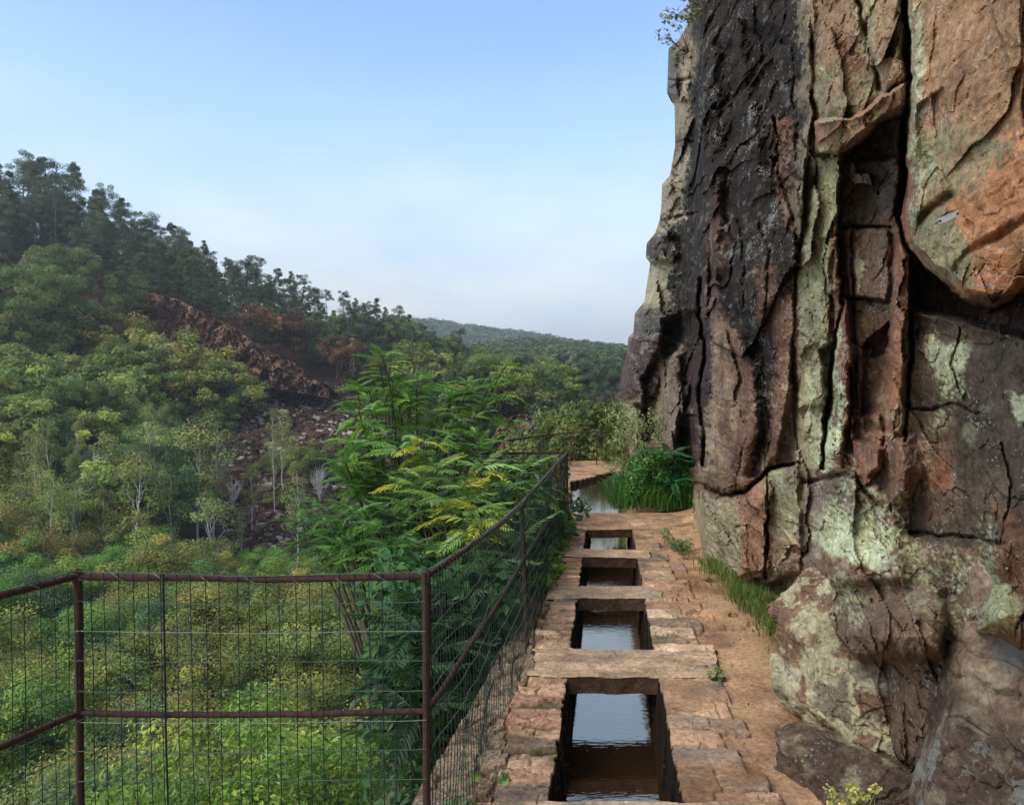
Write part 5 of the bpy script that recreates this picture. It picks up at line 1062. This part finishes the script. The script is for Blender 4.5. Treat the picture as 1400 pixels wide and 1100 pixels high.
tips = [(620, 850, 4.4), (600, 910, 4.2), (650, 800, 4.9), (690, 770, 5.6), (645, 880, 4.4), (690, 840, 5.0), (700, 800, 5.6), (625, 960, 4.0), (660, 850, 4.8), (600, 830, 4.8), (720, 760, 6.3), (610, 1010, 4.2), (650, 940, 4.6)]
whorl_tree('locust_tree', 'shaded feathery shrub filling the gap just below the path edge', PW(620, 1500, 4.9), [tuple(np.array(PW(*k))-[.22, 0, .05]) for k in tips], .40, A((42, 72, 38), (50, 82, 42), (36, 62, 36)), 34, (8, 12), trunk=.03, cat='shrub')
# leafy undergrowth rooted on the slope under the path
def leafy(name, label, base, blobs, ls, cols, seed, cat='shrub', asp=.55, mat=None, group=None, stems=True, scol=None):
    """blobs: (x,y,z,r,n) leaf clouds relative to the world; stems run from the base to each"""
    rg = np.random.default_rng(seed); base = np.array(base, float); t = empty(name, base, label, cat, group); b_ = Bag(); tb = Bag()
    for (x_, y_, z_, r_, n) in blobs:
        c_ = np.array([x_, y_, z_])-base; d = rg.normal(size=(n, 3)); d /= np.linalg.norm(d, axis=1, keepdims=True); p = c_+d*r_*rg.uniform(.2, 1, (n, 1))**.5*[1, 1, .8]
        leaves(b_, p, d*.5+[0, -.2, .7]+rg.normal(size=(n, 3))*.4, ls, asp, np.array(cols)[rg.integers(len(cols), size=n)]*rg.uniform(.8, 1.2), rg, .25)
        for j in range(3): branchy(tb, np.array([c_[0]*.2, c_[1]*.2, 0]), [c_+rg.normal(size=3)*r_*.5], .006, scol if scol is not None else lin((86, 74, 56)), rg, .08, 8, 4)
    tb.obj('stems', M_barkc, t); b_.obj('foliage', mat or M_leafn, t); return t
r = np.random.default_rng(8)
def blobs_px(poly, n, dr, rad, k, seed, zoff=0):
    rg = np.random.default_rng(seed); P_ = np.array(poly, float); o_ = []
    while len(o_) < n:
        a, b = rg.uniform(P_[:, 0].min(), P_[:, 0].max()), rg.uniform(P_[:, 1].min(), P_[:, 1].max())
        if poly_sd(np.array([a]), np.array([b]), poly)[0] > 0: continue
        o_.append((*PW(a, b, rg.uniform(*dr)), rad*rg.uniform(.6, 1.3), k))
    return o_
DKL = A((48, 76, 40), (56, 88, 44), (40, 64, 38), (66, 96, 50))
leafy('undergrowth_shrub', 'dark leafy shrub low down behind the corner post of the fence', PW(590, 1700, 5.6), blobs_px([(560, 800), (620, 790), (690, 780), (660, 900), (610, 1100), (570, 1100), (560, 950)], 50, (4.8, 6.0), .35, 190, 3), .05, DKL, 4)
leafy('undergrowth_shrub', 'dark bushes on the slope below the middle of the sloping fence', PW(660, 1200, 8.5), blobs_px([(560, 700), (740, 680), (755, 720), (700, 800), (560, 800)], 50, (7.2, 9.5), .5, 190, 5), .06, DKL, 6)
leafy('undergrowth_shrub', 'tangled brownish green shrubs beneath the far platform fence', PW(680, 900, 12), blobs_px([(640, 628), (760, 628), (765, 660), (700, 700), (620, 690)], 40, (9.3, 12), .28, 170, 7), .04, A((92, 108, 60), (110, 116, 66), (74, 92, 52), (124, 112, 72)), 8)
# ivy on the paving edge outside the fence
leafy('ivy', 'low ivy with small round leaves at the paving edge below the sloping fence', (.45, 7.4, -.05), [(AX(y_)-.50+r.normal()*.03, y_, r.uniform(-.03, .10), .09, 60) for y_ in np.linspace(5.9, 8.9, 24)], .024, A((78, 118, 50), (96, 136, 58), (64, 100, 46)), 9, 'ivy', asp=.9)
# brambles at the foot of the corner post
leafy('bramble', 'thin bramble stems with sparse leaves at the bottom of the corner post', (-.30, 2.7, -.12), [(-.33, 2.6, .02, .10, 16), (-.20, 2.75, .06, .10, 18), (-.12, 2.85, .02, .08, 14), (-.02, 2.95, .10, .05, 8), (-.42, 2.6, -.05, .12, 20), (-.2, 3.1, .0, .08, 14)], .026, A((84, 116, 66), (104, 134, 76), (72, 98, 58)), 10, 'bramble', asp=.6, scol=lin((104, 66, 60)))
# grass: single arching blades
def blades(bag, centres, n, L0, w_, cols, rg, spread=.06, lean=.5, n_s=5, dirb=None):
    for c_ in centres:
        for i in range(n):
            b = np.array(c_)+[rg.normal()*spread, rg.normal()*spread, 0]; a = rg.uniform(0, 2*pi); h = L0*rg.uniform(.45, 1.15); d = np.array([cos(a), sin(a), 0]); 
            if dirb is not None: d = d*.7+dirb
            s = np.linspace(0, 1, n_s)[:, None]; k = lean*rg.uniform(.3, 1.5); p = b+d*h*k*s**2+np.array([0, 0, 1.])*h*(s-.35*k*s**2.5); sd_ = np.array([-sin(a+.6), cos(a+.6), 0])*w_*(1-s**1.6)*rg.uniform(.7, 1.2)
            v = np.concatenate([p-sd_, p+sd_]); f = [(j, j+1, n_s+j+1, n_s+j) for j in range(n_s-1)]; bag.add(v, f, np.clip(np.array(cols[rg.integers(len(cols))])*rg.uniform(.75, 1.25), 0, .9))
def grass(name, label, base, centres, n, L0, w_, cols, seed, **k):
    rg = np.random.default_rng(seed); b_ = Bag(); base = np.array(base, float); blades(b_, [np.array(c_)-base for c_ in centres], n, L0, w_, cols, rg, **k); o_ = b_.obj(name, M_leafn); o_.location = base; return o_
GC = A((86, 112, 56), (104, 126, 64), (76, 98, 50), (120, 134, 76), (64, 86, 46), (142, 136, 88))
r = np.random.default_rng(12)
cs = []
for s in np.linspace(0, 1, 60):
    yv = 4.15+2.6*s; xc = np.interp(yv, [4.1, 4.8, 5.6, 6.75], [1.66, 1.74, 1.76, 1.76]); cs.append((xc+r.normal()*.05, yv, .02+r.uniform(0, .03)))
cs += [(1.74+r.uniform(-.08, .1), r.uniform(4.6, 5.7), .04) for _ in range(60)]
o = grass('grass', None, (1.6, 5, 0), cs, 34, .155, .0035, GC, 13, spread=.05, lean=.9, dirb=np.array([-.35, -.2, 0])); tag(o, None, None, None, 'stuff')
leafy('nettle', 'dark leafy nettle clump in the grass at the foot of the cliff', (1.72, 4.75, 0), [(1.84+r.uniform(-.12, .12), 4.75+r.uniform(-.2, .25), r.uniform(.06, .22), .07, 55) for _ in range(9)], .026, A((56, 92, 46), (68, 106, 52)), 14, 'weed')
for (x_, y_, lb) in ((1.12, 4.22, 'tiny green weed at the end of the long cracked slab'),):
    leafy('weed', lb, (x_, y_, 0), [(x_, y_, .02, .05, 60)], .011, A((88, 140, 58), (74, 120, 50)), 15, 'weed')
b0_ = np.array(W(1165, 1082, 2.75)); leafy('flowering_weed', 'pale yellow-green flowering weed in front of the low dark boulder', (b0_[0], b0_[1], b0_[2]-.14), [(b0_[0]+r.normal()*.04, b0_[1]+r.normal()*.02, b0_[2]+r.uniform(-.08, .02), .022, 30) for _ in range(14)], .007, A((176, 180, 110), (150, 164, 92), (190, 188, 130)), 16, 'weed', asp=.9, scol=lin((110, 124, 70)))
leafy('weed', 'small weeds at the foot of the big lower block of the cliff', (1.62, 7.6, 0), [(1.60+r.normal()*.05, 7.3+r.uniform(-.2, .8), .06, .08, 60) for _ in range(6)], .016, A((84, 112, 58), (100, 126, 66)), 17, 'weed')
# big bush where the path meets the dark recess of the cliff
cs = [(r.uniform(1.42, 2.4), r.uniform(9.7, 10.9), r.uniform(0, .12)) for _ in range(80)]
o = grass('grass_bush', None, (1.9, 10.2, 0), cs, 30, .42, .006, A((84, 122, 54), (70, 108, 48), (98, 136, 60), (58, 92, 44)), 18, spread=.09, lean=.85, dirb=np.array([-.3, -.35, 0])); tag(o, 'lush grassy bush spilling over the path at the dark cliff recess', 'bush')
tips = [(r.uniform(1.95, 2.7), r.uniform(9.6, 10.6), r.uniform(.25, .75)) for _ in range(16)]
whorl_tree('fern_bush', 'dark feathery fern bush right of the grassy one against the cliff', (2.3, 10.2, -.05), tips, .34, A((48, 92, 48), (58, 104, 52), (40, 78, 44)), 19, (8, 12), trunk=.015, cat='bush')
leafy('pale_bush', 'tall thin bush with pale seed heads against the far cliff buttress', (1.9, 11.4, 0), [(r.uniform(1.55, 2.45), r.uniform(10.8, 11.8), r.uniform(.35, 1.25), .2, 130) for _ in range(26)], .022, A((112, 124, 78), (132, 138, 98), (92, 112, 62), (160, 158, 128)), 20, 'bush', scol=lin((124, 116, 84)))
leafy('small_shrub', 'small round shrub overhanging the left side of the pool', (.95, 10.4, -.1), [(.92+r.uniform(-.08, .12), 10.3+r.uniform(-.3, .5), r.uniform(-.15, .05), .10, 90) for _ in range(6)], .018, DKL, 21)
leafy('dry_plant', 'dry climbing plant with reddish seed heads at the far fence post', (.63, 8.9, 0), [(.60+r.uniform(-.1, .06), 8.8+r.uniform(-.2, .3), r.uniform(.05, .75), .05, 26) for _ in range(16)], .014, A((132, 104, 72), (108, 112, 66), (150, 96, 84), (92, 108, 60)), 22, 'plant', scol=lin((110, 84, 60)))
# weeds on the cliff's outer edge near the top
for (a, b, lb) in ((930, 28, 'wispy plant on the skyline edge near the top of the cliff'), (922, 72, 'small tuft on the pale block high up on the cliff edge'), (936, 8, 'thin twigs sticking out at the very top of the cliff edge')):
    p_ = cliff_at(a+22, b); leafy('cliff_plant', lb, tuple(p_), [(p_[0]-.18+r.normal()*.12, p_[1]-.1, p_[2]+.05+r.normal()*.10, .10, 22) for _ in range(6)], .028, A((132, 134, 120), (112, 118, 96)), b, 'plant')
leafy('leafy_bush', 'rounded leafy bush growing out of the middle of the lush grassy one', (2.0, 10.4, 0), [(1.95+.5*a_*sin(b_), r.uniform(9.85, 10.8), .1+.62*abs(cos(b_))*a_, .13, 130) for a_, b_ in [(r.uniform(.5, 1), r.uniform(-1.6, 1.6)) for _ in range(60)]], .026, A((84, 124, 58), (70, 108, 50), (98, 136, 66), (60, 94, 46)), 23, 'bush')
# fallen leaves and twigs on the path
rg = np.random.default_rng(44); b_ = Bag(); n = 520; yy_ = np.exp(rg.uniform(np.log(2.7), np.log(9.6), n)); tt = np.where(rg.random(n) < .3, rg.uniform(-.66, -.3, n), rg.uniform(.3, 1.35, n)); tt = np.where(rg.random(n) < .25, .62+rg.normal(size=n)*.08, tt)
c_ = np.stack([AX(yy_)+tt, yy_, .004+.0*yy_], 1); leaves(b_, c_+[0, 0, .012], np.array([0, 0, 1.])+rg.normal(size=(n, 3))*.35, .010, .5, np.array(A((128, 84, 48), (104, 70, 44), (150, 116, 64), (84, 60, 42)))[rg.integers(4, size=n)], rg)
o = b_.obj('fallen_leaves', M_leafn); tag(o, None, None, None, 'stuff')
